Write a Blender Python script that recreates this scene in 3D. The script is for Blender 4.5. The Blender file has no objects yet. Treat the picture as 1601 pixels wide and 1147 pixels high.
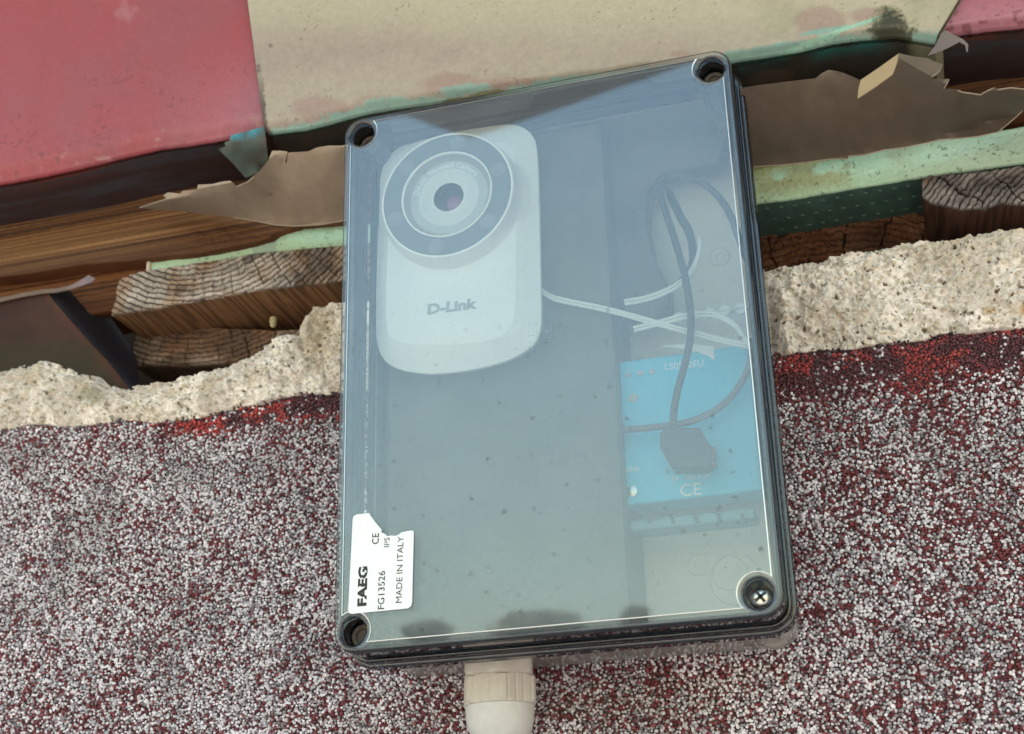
import bpy, bmesh, math, random
import numpy as np
from mathutils import Vector, Matrix
random.seed(7)
rng = np.random.default_rng(7)
S = bpy.context.scene
C = bpy.context.collection
R_ = math.radians

# ------------------------------------------------------------------ camera
BW, BH, D = 0.18, 0.2484, 0.075          # junction box: width, height, depth (m)
SRC_W, SRC_H, FPX = 1601.0, 1147.0, 2240.0
def rodrigues(r):
    r = np.array(r); th = np.linalg.norm(r); k = r / th
    K = np.array([[0, -k[2], k[1]], [k[2], 0, -k[0]], [-k[1], k[0], 0]])
    return np.eye(3) + math.sin(th) * K + (1 - math.cos(th)) * K @ K
RB = rodrigues([-.3801, -.2861, .0829])
TB = np.array([.0112, .0119, -.5971])
B2W = np.array([[1, 0, 0], [0, 0, -1], [0, 1, 0]], float)      # box (x, up, out) -> world
PC = np.array([BW / 2, BH / 2, 0])
cam_box = PC - RB.T @ TB
CAM = B2W @ cam_box + np.array([0, -D, 0])
AX = (B2W @ RB.T)                                              # columns: right, up, back
cd = bpy.data.cameras.new('camera'); cam = bpy.data.objects.new('camera', cd); C.objects.link(cam)
M4 = Matrix.Identity(4)
for i in range(3):
    for j in range(3): M4[i][j] = AX[i, j]
    M4[i][3] = CAM[i]
cam.matrix_world = M4
cd.sensor_width = 36; cd.lens = FPX / SRC_W * 36; cd.clip_start = .02; cd.clip_end = 3000
cd.dof.use_dof = True; cd.dof.focus_distance = .60; cd.dof.aperture_fstop = 17
S.camera = cam

# ------------------------------------------------------------------ light
SUN_EL, SUN_AZ = 58.0, 20.0       # behind the building, a little to the right
W = bpy.data.worlds.new('World'); S.world = W; W.use_nodes = True
nt = W.node_tree; nt.nodes.clear()
sky = nt.nodes.new('ShaderNodeTexSky'); sky.sky_type = 'NISHITA'; sky.sun_disc = False
sky.sun_elevation = R_(SUN_EL); sky.sun_rotation = R_(SUN_AZ)
sky.air_density = 3.0; sky.dust_density = 2.2; sky.ozone_density = 6.0; sky.altitude = 100
bg = nt.nodes.new('ShaderNodeBackground'); bg.inputs[1].default_value = .15
wo = nt.nodes.new('ShaderNodeOutputWorld')
nt.links.new(sky.outputs[0], bg.inputs[0]); nt.links.new(bg.outputs[0], wo.inputs[0])
sd = bpy.data.lights.new('sun', 'SUN'); sd.energy = 3.0; sd.angle = R_(.5); sd.color = (1, .965, .92)
sun = bpy.data.objects.new('sun', sd); C.objects.link(sun)
sdir = Vector((math.sin(R_(SUN_AZ)) * math.cos(R_(SUN_EL)), math.cos(R_(SUN_AZ)) * math.cos(R_(SUN_EL)), math.sin(R_(SUN_EL))))
sun.rotation_euler = sdir.to_track_quat('Z', 'Y').to_euler()
sun.location = (1, 1, 3)
S.view_settings.view_transform = 'Standard'; S.view_settings.look = 'None'
S.view_settings.gamma = 1; S.view_settings.exposure = 1.64
S.view_settings.use_curve_mapping = False
S.cycles.max_bounces = 12; S.cycles.transparent_max_bounces = 32; S.cycles.glossy_bounces = 5
S.cycles.sample_clamp_indirect = 6

# ------------------------------------------------------------------ helpers
def ray(u, v):
    d = AX @ np.array([(u - SRC_W / 2) / FPX, -(v - SRC_H / 2) / FPX, -1.0])
    return d
def pix(u, v, Y=0.0):
    """point on the plane y = Y that the photograph shows at pixel u, v"""
    d = ray(u, v); t = (Y - CAM[1]) / d[1]
    p = CAM + d * t
    return np.array([p[0], Y, p[2]])
def lidY(zf): return -D - zf            # zf: distance in front (+) / behind (-) of the lid front

def mesh_obj(name, verts, faces, mat=None, parent=None, smooth=False, cols=None, mats=None, fm=None):
    me = bpy.data.meshes.new(name)
    me.from_pydata([tuple(map(float, v)) for v in verts], [], faces if isinstance(faces, list) else faces.tolist())
    return fin(name, me, mat, parent, smooth, cols, mats, fm)
def fin(name, me, mat=None, parent=None, smooth=False, cols=None, mats=None, fm=None):
    me.update()
    for m in (mats or ([mat] if mat else [])): me.materials.append(m)
    if fm is not None: me.polygons.foreach_set('material_index', fm)
    if smooth: me.polygons.foreach_set('use_smooth', [True] * len(me.polygons))
    if cols is not None:
        a = me.color_attributes.new('Col', 'FLOAT_COLOR', 'POINT')
        c4 = np.ones((len(me.vertices), 4), np.float32); c4[:, :3] = cols
        a.data.foreach_set('color', c4.ravel())
    o = bpy.data.objects.new(name, me); C.objects.link(o)
    if parent: o.parent = parent
    return o
def bm_obj(name, bm, mat, parent=None, smooth=False, mats=None):
    bmesh.ops.recalc_face_normals(bm, faces=bm.faces[:])
    me = bpy.data.meshes.new(name); bm.to_mesh(me); bm.free()
    return fin(name, me, mat, parent, smooth, mats=mats)
def thing(name, label, cat, group=None, loc=(0, 0, 0)):
    o = bpy.data.objects.new(name, None); C.objects.link(o); o.empty_display_size = .01
    o.location = loc
    return tag(o, label, cat, group)
def tag(o, label, cat=None, group=None):
    o['label'] = label
    if cat: o['category'] = cat
    if group: o['group'] = group
    return o
def struct(o): o['kind'] = 'structure'; return o

# value noise -------------------------------------------------------------
def _h(i, j, k, s):
    n = (i * 374761393 + j * 668265263 + k * 2147483647 + s * 1274126177) & 0xffffffff
    n = ((n ^ (n >> 13)) * 1274126177) & 0xffffffff
    n = ((n ^ (n >> 16)) * 2246822519) & 0xffffffff
    return ((n ^ (n >> 15)) & 0xffffff) / float(0xffffff)
def vn(x, y, z=0.0, s=0):
    x, y, z = np.broadcast_arrays(np.asarray(x, float), np.asarray(y, float), np.asarray(z, float))
    i, j, k = np.floor(x).astype(np.int64), np.floor(y).astype(np.int64), np.floor(z).astype(np.int64)
    fx, fy, fz = x - i, y - j, z - k
    fx, fy, fz = [f * f * (3 - 2 * f) for f in (fx, fy, fz)]
    r = 0
    for a in (0, 1):
        for b in (0, 1):
            for c in (0, 1):
                r = r + _h(i + a, j + b, k + c, s) * (fx if a else 1 - fx) * (fy if b else 1 - fy) * (fz if c else 1 - fz)
    return r
def fbm(x, y, z=0.0, o=4, s=0):
    r, a, t = 0, 1.0, 0
    for q in range(o):
        r = r + a * vn(x * 2 ** q + 17.3 * q, y * 2 ** q + 5.1 * q, np.asarray(z) * 2 ** q, s + q); t += a; a *= .5
    return r / t
def worley(x, y, s=0, jit=1.0):
    """distance to nearest feature point and that cell's random number"""
    i, j = np.floor(x).astype(np.int64), np.floor(y).astype(np.int64)
    best = np.full(x.shape, 9.0); rid = np.zeros(x.shape)
    for a in (-1, 0, 1):
        for b in (-1, 0, 1):
            px = i + a + .5 + jit * (_h(i + a, j + b, 1, s) - .5); py = j + b + .5 + jit * (_h(i + a, j + b, 2, s) - .5)
            d = np.hypot(x - px, y - py); m = d < best
            best = np.where(m, d, best); rid = np.where(m, _h(i + a, j + b, 3, s), rid)
    return best, rid
def ss(a, b, x):
    t = np.clip((x - a) / (b - a), 0, 1); return t * t * (3 - 2 * t)
def mix(a, b, t):
    t = np.asarray(t)[..., None]; return np.asarray(a) * (1 - t) + np.asarray(b) * t

# materials ---------------------------------------------------------------
def sock(n, *names):
    for q in names:
        if q in n.inputs: return n.inputs[q]
def pmat(name, col=(.5, .5, .5), rough=.5, metal=0, spec=.5, vcol=False, bump=None, var=0, vscale=30, coat=0, trans=0, sheen=0):
    """principled material; bump = list of (scale, strength, detail); var = brightness variation"""
    m = bpy.data.materials.new(name); m.use_nodes = True
    t = m.node_tree; p = t.nodes['Principled BSDF']; L = t.links.new
    p.inputs['Roughness'].default_value = rough; p.inputs['Metallic'].default_value = metal
    p.inputs['Specular IOR Level'].default_value = spec
    p.inputs['Coat Weight'].default_value = coat
    p.inputs['Base Color'].default_value = (*col, 1)
    tc = t.nodes.new('ShaderNodeTexCoord')
    src = None
    if vcol:
        a = t.nodes.new('ShaderNodeAttribute'); a.attribute_name = 'Col'; src = a.outputs['Color']
    if var:
        n = t.nodes.new('ShaderNodeTexNoise'); n.inputs['Scale'].default_value = vscale; n.inputs['Detail'].default_value = 6
        L(tc.outputs['Object'], n.inputs['Vector'])
        mr = t.nodes.new('ShaderNodeMapRange'); mr.inputs[1].default_value = .3; mr.inputs[2].default_value = .7
        mr.inputs[3].default_value = 1 - var; mr.inputs[4].default_value = 1 + var
        L(n.outputs[0], mr.inputs[0])
        mu = t.nodes.new('ShaderNodeMix'); mu.data_type = 'RGBA'; mu.blend_type = 'MULTIPLY'; mu.inputs[0].default_value = 1
        if src: L(src, mu.inputs[6])
        else: mu.inputs[6].default_value = (*col, 1)
        L(mr.outputs[0], mu.inputs[7]); src = mu.outputs[2]
        r2 = t.nodes.new('ShaderNodeMapRange'); r2.inputs[3].default_value = max(0, rough - .12); r2.inputs[4].default_value = min(1, rough + .12)
        L(n.outputs[0], r2.inputs[0]); L(r2.outputs[0], p.inputs['Roughness'])
    if src: L(src, p.inputs['Base Color'])
    prev = None
    for (sc, st, det) in (bump or []):
        n = t.nodes.new('ShaderNodeTexNoise'); n.inputs['Scale'].default_value = sc; n.inputs['Detail'].default_value = det
        L(tc.outputs['Object'], n.inputs['Vector'])
        b = t.nodes.new('ShaderNodeBump'); b.inputs['Strength'].default_value = st; b.inputs['Distance'].default_value = .3 / sc
        L(n.outputs[0], b.inputs['Height'])
        if prev: L(prev, b.inputs['Normal'])
        prev = b.outputs[0]
    if prev: L(prev, p.inputs['Normal'])
    return m

def smoke_mat(name, tint, dust=.05, rough=.02, haze_col=(.6, .6, .58), ior=1.55, specks=False):
    """smoked clear polycarbonate with a film of dust"""
    m = bpy.data.materials.new(name); m.use_nodes = True
    t = m.node_tree; t.nodes.clear(); N = t.nodes.new; L = t.links.new
    out = N('ShaderNodeOutputMaterial')
    tr = N('ShaderNodeBsdfTransparent'); tr.inputs[0].default_value = (*tint, 1)
    df = N('ShaderNodeBsdfDiffuse'); df.inputs[0].default_value = (*haze_col, 1)
    tc = N('ShaderNodeTexCoord')
    n1 = N('ShaderNodeTexNoise'); n1.inputs['Scale'].default_value = 28; n1.inputs['Detail'].default_value = 5
    n2 = N('ShaderNodeTexNoise'); n2.inputs['Scale'].default_value = 900; n2.inputs['Detail'].default_value = 4
    L(tc.outputs['Object'], n1.inputs[0]); L(tc.outputs['Object'], n2.inputs[0])
    mu = N('ShaderNodeMath'); mu.operation = 'MULTIPLY'; L(n1.outputs[0], mu.inputs[0]); L(n2.outputs[0], mu.inputs[1])
    mr = N('ShaderNodeMapRange'); mr.inputs[1].default_value = .16; mr.inputs[2].default_value = .36
    mr.inputs[3].default_value = dust * .7; mr.inputs[4].default_value = dust * 1.35
    L(mu.outputs[0], mr.inputs[0])
    m1 = N('ShaderNodeMixShader'); L(mr.outputs[0], m1.inputs[0]); L(tr.outputs[0], m1.inputs[1]); L(df.outputs[0], m1.inputs[2])
    if specks:      # small dried splashes and grime spots
        vo = N('ShaderNodeTexVoronoi'); vo.inputs['Scale'].default_value = 150; L(tc.outputs['Object'], vo.inputs['Vector'])
        nd = N('ShaderNodeTexNoise'); nd.inputs['Scale'].default_value = 700; nd.inputs['Detail'].default_value = 3; L(tc.outputs['Object'], nd.inputs[0])
        ad = N('ShaderNodeMath'); ad.operation = 'MULTIPLY_ADD'; ad.inputs[1].default_value = .55; L(nd.outputs[0], ad.inputs[0]); L(vo.outputs['Distance'], ad.inputs[2])
        m3 = N('ShaderNodeMapRange'); m3.inputs[1].default_value = .46; m3.inputs[2].default_value = .36; m3.inputs[3].default_value = 0; m3.inputs[4].default_value = 1; L(ad.outputs[0], m3.inputs[0])
        sp = N('ShaderNodeSeparateColor'); L(vo.outputs['Color'], sp.inputs[0])
        th = N('ShaderNodeMapRange'); th.inputs[1].default_value = .55; th.inputs[2].default_value = .95; L(sp.outputs[0], th.inputs[0])
        pz = N('ShaderNodeSeparateXYZ'); L(tc.outputs['Object'], pz.inputs[0])
        zz = N('ShaderNodeMapRange'); zz.inputs[1].default_value = .15; zz.inputs[2].default_value = .06; zz.inputs[3].default_value = .1; zz.inputs[4].default_value = 1; L(pz.outputs[2], zz.inputs[0])
        x1 = N('ShaderNodeMath'); x1.operation = 'MULTIPLY'; L(m3.outputs[0], x1.inputs[0]); L(th.outputs[0], x1.inputs[1])
        x2 = N('ShaderNodeMath'); x2.operation = 'MULTIPLY'; L(x1.outputs[0], x2.inputs[0]); L(zz.outputs[0], x2.inputs[1])
        x3 = N('ShaderNodeMath'); x3.operation = 'MULTIPLY'; x3.inputs[1].default_value = .40; L(x2.outputs[0], x3.inputs[0])
        dk = N('ShaderNodeBsdfDiffuse'); dk.inputs[0].default_value = (.10, .10, .085, 1)
        m4 = N('ShaderNodeMixShader'); L(x3.outputs[0], m4.inputs[0]); L(m1.outputs[0], m4.inputs[1]); L(dk.outputs[0], m4.inputs[2]); m1 = m4
    gl = N('ShaderNodeBsdfGlossy'); gl.inputs['Roughness'].default_value = rough
    bmp = N('ShaderNodeBump'); bmp.inputs['Strength'].default_value = .04; bmp.inputs['Distance'].default_value = .001
    n3 = N('ShaderNodeTexNoise'); n3.inputs['Scale'].default_value = 12; L(tc.outputs['Object'], n3.inputs[0]); L(n3.outputs[0], bmp.inputs['Height'])
    L(bmp.outputs[0], gl.inputs['Normal'])
    geo = N('ShaderNodeNewGeometry')
    ir = N('ShaderNodeMapRange'); ir.inputs[3].default_value = ior; ir.inputs[4].default_value = 1 / ior
    L(geo.outputs['Backfacing'], ir.inputs[0])
    fr = N('ShaderNodeFresnel'); L(ir.outputs[0], fr.inputs[0]); L(bmp.outputs[0], fr.inputs['Normal'])
    m2 = N('ShaderNodeMixShader'); L(fr.outputs[0], m2.inputs[0]); L(m1.outputs[0], m2.inputs[1]); L(gl.outputs[0], m2.inputs[2])
    L(m2.outputs[0], out.inputs[0])
    return m

M = {}
M['pink'] = pmat('painted_metal', rough=.5, vcol=True, var=.07, vscale=420, bump=[(2200, .25, 4), (90, .04, 2)])
M['mortar'] = pmat('broken_mortar', rough=.95, spec=.2, vcol=True, var=.10, vscale=700, bump=[(1500, .5, 5), (400, .5, 4)])
M['wood'] = pmat('weathered_wood', rough=.75, spec=.25, vcol=True, var=.10, vscale=500, bump=[(1200, .25, 4)])
M['xps'] = pmat('insulation_foam', rough=.7, spec=.3, vcol=True, var=.05, vscale=900, bump=[(1800, .25, 3)])
M['sheet'] = pmat('membrane_sheet', rough=.6, spec=.3, vcol=True, var=.05, vscale=300, bump=[(700, .12, 4)])
M['flash'] = pmat('flashing_metal', rough=.62, spec=.18, vcol=True, var=.12, vscale=150, bump=[(600, .12, 4)])
M['render'] = pmat('render_binder', (.065, .035, .038), rough=.9, var=.3, vscale=200, bump=[(700, .5, 3)])
M['lid'] = smoke_mat('smoked_polycarbonate', (.952, .968, .966), dust=.042, haze_col=(.46, .58, .80), ior=1.62, specks=True)  # blue in the dust film also stands in for sky reflection
M['rim'] = smoke_mat('smoked_polycarbonate_rim', (.34, .36, .41), dust=.008, rough=.02, ior=1.85)
M['edge'] = pmat('highlight_edge', (.8, .82, .84), rough=.3, metal=.85)  # pale metal finish strengthening the highlight along the panel's bevel
M['base'] = pmat('grey_plastic_darkened', (.27, .255, .25), rough=.10, spec=.7, bump=[(300, .03, 2)])  # outer copy of the tray plastic, darkened like its dim underside
M['basein'] = pmat('grey_plastic_brightened', (.80, .71, .60), rough=.45, spec=.4, bump=[(300, .03, 2)])  # inner copy of the tray plastic, brightened against the dim interior light
M['seal'] = pmat('black_rubber', (.015, .015, .016), rough=.6)
M['white'] = pmat('white_gloss_plastic', (.95, .94, .94), rough=.3)
M['whiter'] = pmat('white_edge_plastic', (.95, .95, .95), rough=.2)
M['silver'] = pmat('brushed_silver', (.88, .89, .90), rough=.35)
M['bowl'] = pmat('shaded_lens_bowl', (.42, .42, .44), rough=.35)  # grey puts the bowl's shadow into its colour
M['txtring'] = pmat('grey_print_ring', (.56, .57, .58), rough=.4)
M['ledring'] = pmat('grey_led_ring', (.20, .22, .24), rough=.2)
M['ledspot'] = pmat('led_lens', (.27, .29, .31), rough=.15)
M['dark'] = pmat('dark_plastic', (.02, .02, .022), rough=.4)
M['lens'] = pmat('coated_lens', (.30, .05, .16), rough=.12, spec=.8)
M['letter'] = pmat('grey_print', (.42, .43, .44), rough=.5)
M['batt'] = pmat('battery_case', (.12, .108, .085), rough=.6, bump=[(900, .1, 3)], var=.15, vscale=60)
M['blue'] = pmat('blue_controller_case', (.03, .52, .78), rough=.4)
M['wtext'] = pmat('white_print', (.85, .86, .86), rough=.5)
M['cable'] = pmat('black_cable', (.03, .03, .032), rough=.45)
M['gcable'] = pmat('grey_cable', (.11, .11, .105), rough=.5)
M['wcable'] = pmat('white_cable', (.75, .74, .72), rough=.4)
M['steel'] = pmat('zinc_steel', (.75, .72, .66), rough=.22, metal=1)
M['cream'] = pmat('cream_nylon', (.53, .49, .455), rough=.4, var=.05, vscale=300, bump=[(800, .05, 3)])
M['cream2'] = pmat('white_nylon', (.56, .55, .55), rough=.4, var=.05, vscale=300, bump=[(900, .06, 3)])
M['paper'] = pmat('sticker_paper', (.82, .84, .88), rough=.55, bump=[(400, .05, 3)])
M['ink'] = pmat('black_ink', (.02, .02, .02), rough=.6)
M['term'] = pmat('grey_blue_terminals', (.12, .27, .31), rough=.5)
M['chip'] = pmat('yellowed_foam', (.42, .36, .20), rough=.8)
M['post'] = pmat('dark_screw_seat', (.13, .11, .095), rough=.7, var=.3, vscale=500)  # mottled dark grey for the screw seats and the plug tip
M['torn'] = pmat('torn_edge', (.62, .52, .42), rough=.9)
M['leaf'] = pmat('dry_leaf', (.17, .14, .14), rough=.6)
M['plaster'] = pmat('house_plaster', (.45, .36, .26), rough=.9, var=.1, vscale=3)
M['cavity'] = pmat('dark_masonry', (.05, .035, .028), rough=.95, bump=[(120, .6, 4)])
M['ground'] = pmat('dry_earth_ground', (.38, .31, .235), rough=.95, var=.2, vscale=2)
M['bark'] = pmat('bark', (.10, .07, .05), rough=.9)
M['leafg'] = pmat('foliage', (.30, .30, .20), rough=.8)
M['eave'] = pmat('eave_board', (.36, .30, .24), rough=.8, var=.1, vscale=8)

# geometry builders -------------------------------------------------------
def resample(poly, n):
    p = np.array(poly, float); x = (p[:, 0] - p[0, 0]) / (p[-1, 0] - p[0, 0])
    t = np.linspace(0, 1, n)
    return np.stack([np.interp(t, x, p[:, 0]), np.interp(t, x, p[:, 1])], 1)
def patch(name, top, bot, Y, nx, ny, mat, parent=None, disp=None, col=None, back=.04, nb=6, rnd=.0006, sides=True, Yfun=None):
    """a slab: its face fills the outline between two pixel polylines on the plane y = Y,
       and its top, underside and ends go `back` metres into the wall.
       disp(u, v, px, py, X, Z) -> metres towards the viewer; col(u, v, px, py, X, Z, s) -> rgb, s = metres back"""
    t, b = resample(top, nx), resample(bot, nx)
    fv = np.linspace(0, 1, ny)
    # padded rows / columns
    vi = np.concatenate([np.zeros(nb), fv, np.ones(nb)]); vs = np.concatenate([np.linspace(1, 0, nb + 1)[:-1], np.zeros(ny), np.linspace(0, 1, nb + 1)[1:]])
    fu = np.linspace(0, 1, nx)
    if sides:
        ui = np.concatenate([np.zeros(nb), fu, np.ones(nb)]); us = np.concatenate([np.linspace(1, 0, nb + 1)[:-1], np.zeros(nx), np.linspace(0, 1, nb + 1)[1:]])
        tt = np.concatenate([np.repeat(t[:1], nb, 0), t, np.repeat(t[-1:], nb, 0)]); bb = np.concatenate([np.repeat(b[:1], nb, 0), b, np.repeat(b[-1:], nb, 0)])
    else: ui, us, tt, bb = fu, np.zeros(nx), t, b
    U, V = np.meshgrid(ui, vi); Sx, Sy = np.meshgrid(us, vs); s = np.maximum(Sx, Sy)
    PX = tt[None, :, 0] * (1 - V) + bb[None, :, 0] * V; PY = tt[None, :, 1] * (1 - V) + bb[None, :, 1] * V
    Yf = np.full(U.shape, float(Y)) if Yfun is None else Y + Yfun(U, V, PX, PY)
    dx = (PX - SRC_W / 2) / FPX; dy = -(PY - SRC_H / 2) / FPX
    dirs = dx[..., None] * AX[:, 0] + dy[..., None] * AX[:, 1] - AX[:, 2]
    k = (Yf - CAM[1]) / dirs[..., 1]
    P = CAM + dirs * k[..., None]
    X, Z = P[..., 0].copy(), P[..., 2].copy()
    if disp is not None: P[..., 1] -= disp(U, V, PX, PY, X, Z) * (1 - ss(0, .3, s))
    P[..., 1] += s * back
    # gentle rounding of the arris
    e = ss(0, 1, 1 - np.minimum(np.minimum(V, 1 - V) * (ny - 1), np.minimum(U, 1 - U) * (nx - 1) if sides else 9) / 2.0)
    P[..., 1] += rnd * e * (s == 0)
    H_, W_ = U.shape
    cols = None
    if col is not None: cols = np.clip(col(U, V, PX, PY, X, Z, s * back), 0.003, .95).reshape(-1, 3)
    idx = np.arange(H_ * W_).reshape(H_, W_)
    f = np.stack([idx[:-1, :-1], idx[1:, :-1], idx[1:, 1:], idx[:-1, 1:]], -1).reshape(-1, 4)
    me = bpy.data.meshes.new(name)
    me.vertices.add(H_ * W_); me.vertices.foreach_set('co', P.reshape(-1).astype(np.float32))
    me.loops.add(f.size); me.loops.foreach_set('vertex_index', f.ravel().astype(np.int32))
    me.polygons.add(len(f)); me.polygons.foreach_set('loop_start', np.arange(0, f.size, 4, dtype=np.int32))
    me.update(calc_edges=True); me.validate()
    return fin(name, me, mat, parent, True, cols)

def sheet(name, poly, Y, thick, mat, parent=None, Yfun=None, col=None, sub=.006, edge_mat=None):
    """a thin sheet with a traced outline, its own thickness and a curl; triangulated finely"""
    bm = bmesh.new()
    pts = [pix(u, v, Y) for u, v in poly]
    vs = [bm.verts.new((p[0], 0, p[2])) for p in pts]
    f = bm.faces.new(vs)
    x0, x1 = min(p[0] for p in pts), max(p[0] for p in pts); z0, z1 = min(p[2] for p in pts), max(p[2] for p in pts)
    for ax, a, b in ((0, x0, x1), (2, z0, z1)):
        q = a + sub * .5
        while q < b:
            co = [0, 0, 0]; no = [0, 0, 0]; co[ax] = q; no[ax] = 1
            bmesh.ops.bisect_plane(bm, geom=bm.verts[:] + bm.edges[:] + bm.faces[:], plane_co=co, plane_no=no, dist=1e-7); q += sub
    bmesh.ops.triangulate(bm, faces=bm.faces[:])
    bmesh.ops.remove_doubles(bm, verts=bm.verts[:], dist=1e-6)
    bm.normal_update()
    bm.faces.ensure_lookup_table()
    if bm.faces[0].normal.y > 0: bmesh.ops.reverse_faces(bm, faces=bm.faces[:])
    r = bmesh.ops.extrude_face_region(bm, geom=bm.faces[:])
    for v in [g for g in r['geom'] if isinstance(g, bmesh.types.BMVert)]: v.co.y -= thick
    bmesh.ops.recalc_face_normals(bm, faces=bm.faces[:])
    bm.verts.ensure_lookup_table()
    co = np.array([v.co[:] for v in bm.verts]); X, Z = co[:, 0], co[:, 2]
    if edge_mat:
        for f in bm.faces: f.material_index = 1 if abs(f.normal.y) < .5 else 0
    # back to pixel coordinates of the flat outline for curl and stain functions
    q = np.stack([X, np.full(len(X), Y), Z], 1) - CAM; q = q @ AX
    PX = SRC_W / 2 + FPX * q[:, 0] / -q[:, 2]; PY = SRC_H / 2 - FPX * q[:, 1] / -q[:, 2]
    Yo = co[:, 1] + Y
    if Yfun is not None:
        dY = Yfun(PX, PY, X, Z)
        # slide along the line of sight so the outline stays put while the sheet curls
        dd = (np.stack([X, np.full(len(X), Y), Z], 1) - CAM); k = (Y + dY - CAM[1]) / dd[:, 1]
        Pn = CAM + dd * k[:, None]; X, Z = Pn[:, 0], Pn[:, 2]; Yo = Yo + dY
    for v, x, y, z in zip(bm.verts, X, Yo, Z): v.co = (x, y, z)
    cols = np.clip(col(PX, PY, X, Z), .003, .95) if col is not None else None
    me = bpy.data.meshes.new(name); bm.to_mesh(me); bm.free()
    o = fin(name, me, mat, parent, True, cols, mats=[mat, edge_mat] if edge_mat else None, fm=[p.material_index for p in me.polygons] if edge_mat else None)
    o.data.set_sharp_from_angle(angle=R_(40))
    return o

def plate(name, loops, y0, y1, bev, mat, parent=None, res=2, smooth=False, mats=None):
    """flat plate from closed XZ loops (first is the outline, others are holes), y0 = front, y1 = back, bevelled rims"""
    cu = bpy.data.curves.new(name, 'CURVE'); cu.dimensions = '2D'; cu.fill_mode = 'BOTH'
    for lp in loops:
        sp = cu.splines.new('POLY'); sp.points.add(len(lp) - 1)
        for p, (x, z) in zip(sp.points, lp): p.co = (x, z, 0, 1)
        sp.use_cyclic_u = True
    cu.extrude = max(1e-6, abs(y1 - y0) / 2 - bev); cu.bevel_depth = bev; cu.bevel_resolution = res; cu.offset = -bev
    tmp = bpy.data.objects.new('tmp', cu); C.objects.link(tmp)
    dg = bpy.context.evaluated_depsgraph_get(); me = bpy.data.meshes.new_from_object(tmp.evaluated_get(dg))
    bpy.data.objects.remove(tmp); bpy.data.curves.remove(cu)
    me.materials.clear()
    me.transform(Matrix(((1, 0, 0, 0), (0, 0, -1, (y0 + y1) / 2), (0, 1, 0, 0), (0, 0, 0, 1))))
    bm = bmesh.new(); bm.from_mesh(me); bmesh.ops.remove_doubles(bm, verts=bm.verts[:], dist=1e-6)
    bmesh.ops.recalc_face_normals(bm, faces=bm.faces[:])
    for f in bm.faces: f.smooth = smooth and abs(f.normal.y) < .999
    if mats and len(mats) > 1:
        for f in bm.faces:
            if 0.02 < abs(f.normal.y) < .985 and f.calc_center_median().y < (y0 + y1) / 2: f.material_index = 1
    bm.to_mesh(me); bm.free(); me.name = name
    o = fin(name, me, mat, parent, mats=mats)
    return o
def rrect(x0, z0, x1, z1, r, n=10):
    o = []
    for cx, cz, a0 in ((x1 - r, z1 - r, 0), (x0 + r, z1 - r, 90), (x0 + r, z0 + r, 180), (x1 - r, z0 + r, 270)):
        for k in range(n + 1):
            a = R_(a0 + 90 * k / n); o.append((cx + r * math.cos(a), cz + r * math.sin(a)))
    return o
def circ(cx, cz, r, n=40): return [(cx + r * math.cos(2 * math.pi * k / n), cz + r * math.sin(2 * math.pi * k / n)) for k in range(n)]
def box(name, x0, x1, y0, y1, z0, z1, mat, parent=None, bev=.0005):
    bm = bmesh.new(); bmesh.ops.create_cube(bm, size=1)
    for v in bm.verts: v.co = ((x0 + x1) / 2 + v.co.x * (x1 - x0), (y0 + y1) / 2 + v.co.y * (y1 - y0), (z0 + z1) / 2 + v.co.z * (z1 - z0))
    if bev: bmesh.ops.bevel(bm, geom=bm.edges[:], offset=bev, segments=2, affect='EDGES', profile=.5)
    return bm_obj(name, bm, mat, parent)
def boxpx(name, u0, v0, u1, v1, Y, depth, mat, parent=None, bev=.0008):
    a, b = pix(u0, v1, Y), pix(u1, v0, Y)
    return box(name, a[0], b[0], Y, Y + depth, a[2], b[2], mat, parent, bev)
def lathe(name, prof, c, axis='y', n=64, mat=None, parent=None, smooth=True, mats=None, pm=None):
    """profile of (r, t) turned about an axis through c; t runs along +axis"""
    V, F, fm = [], [], []
    for r, t in prof:
        for k in range(n):
            a = 2 * math.pi * k / n; cx, cy = r * math.cos(a), r * math.sin(a)
            V.append((c[0] + cx, c[1] + t, c[2] + cy) if axis == 'y' else (c[0] + cx, c[1] + cy, c[2] + t))
    for i in range(len(prof) - 1):
        for k in range(n):
            F.append((i * n + k, i * n + (k + 1) % n, (i + 1) * n + (k + 1) % n, (i + 1) * n + k)); fm.append(pm[i] if pm else 0)
    o = mesh_obj(name, V, F, mat, parent, smooth, mats=mats, fm=fm)
    bm = bmesh.new(); bm.from_mesh(o.data); bmesh.ops.recalc_face_normals(bm, faces=bm.faces[:]); bm.to_mesh(o.data); bm.free()
    try: o.data.set_sharp_from_angle(angle=R_(30))
    except Exception: pass
    return o
def catmull(pts, n=8):
    p = [np.array(q, float) for q in pts]; p = [2 * p[0] - p[1]] + p + [2 * p[-1] - p[-2]]; o = []
    for i in range(1, len(p) - 2):
        for k in range(n):
            t = k / n
            o.append(.5 * ((2 * p[i]) + (-p[i - 1] + p[i + 1]) * t + (2 * p[i - 1] - 5 * p[i] + 4 * p[i + 1] - p[i + 2]) * t * t + (-p[i - 1] + 3 * p[i] - 3 * p[i + 1] + p[i + 2]) * t ** 3))
    o.append(p[-2]); return o
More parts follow.
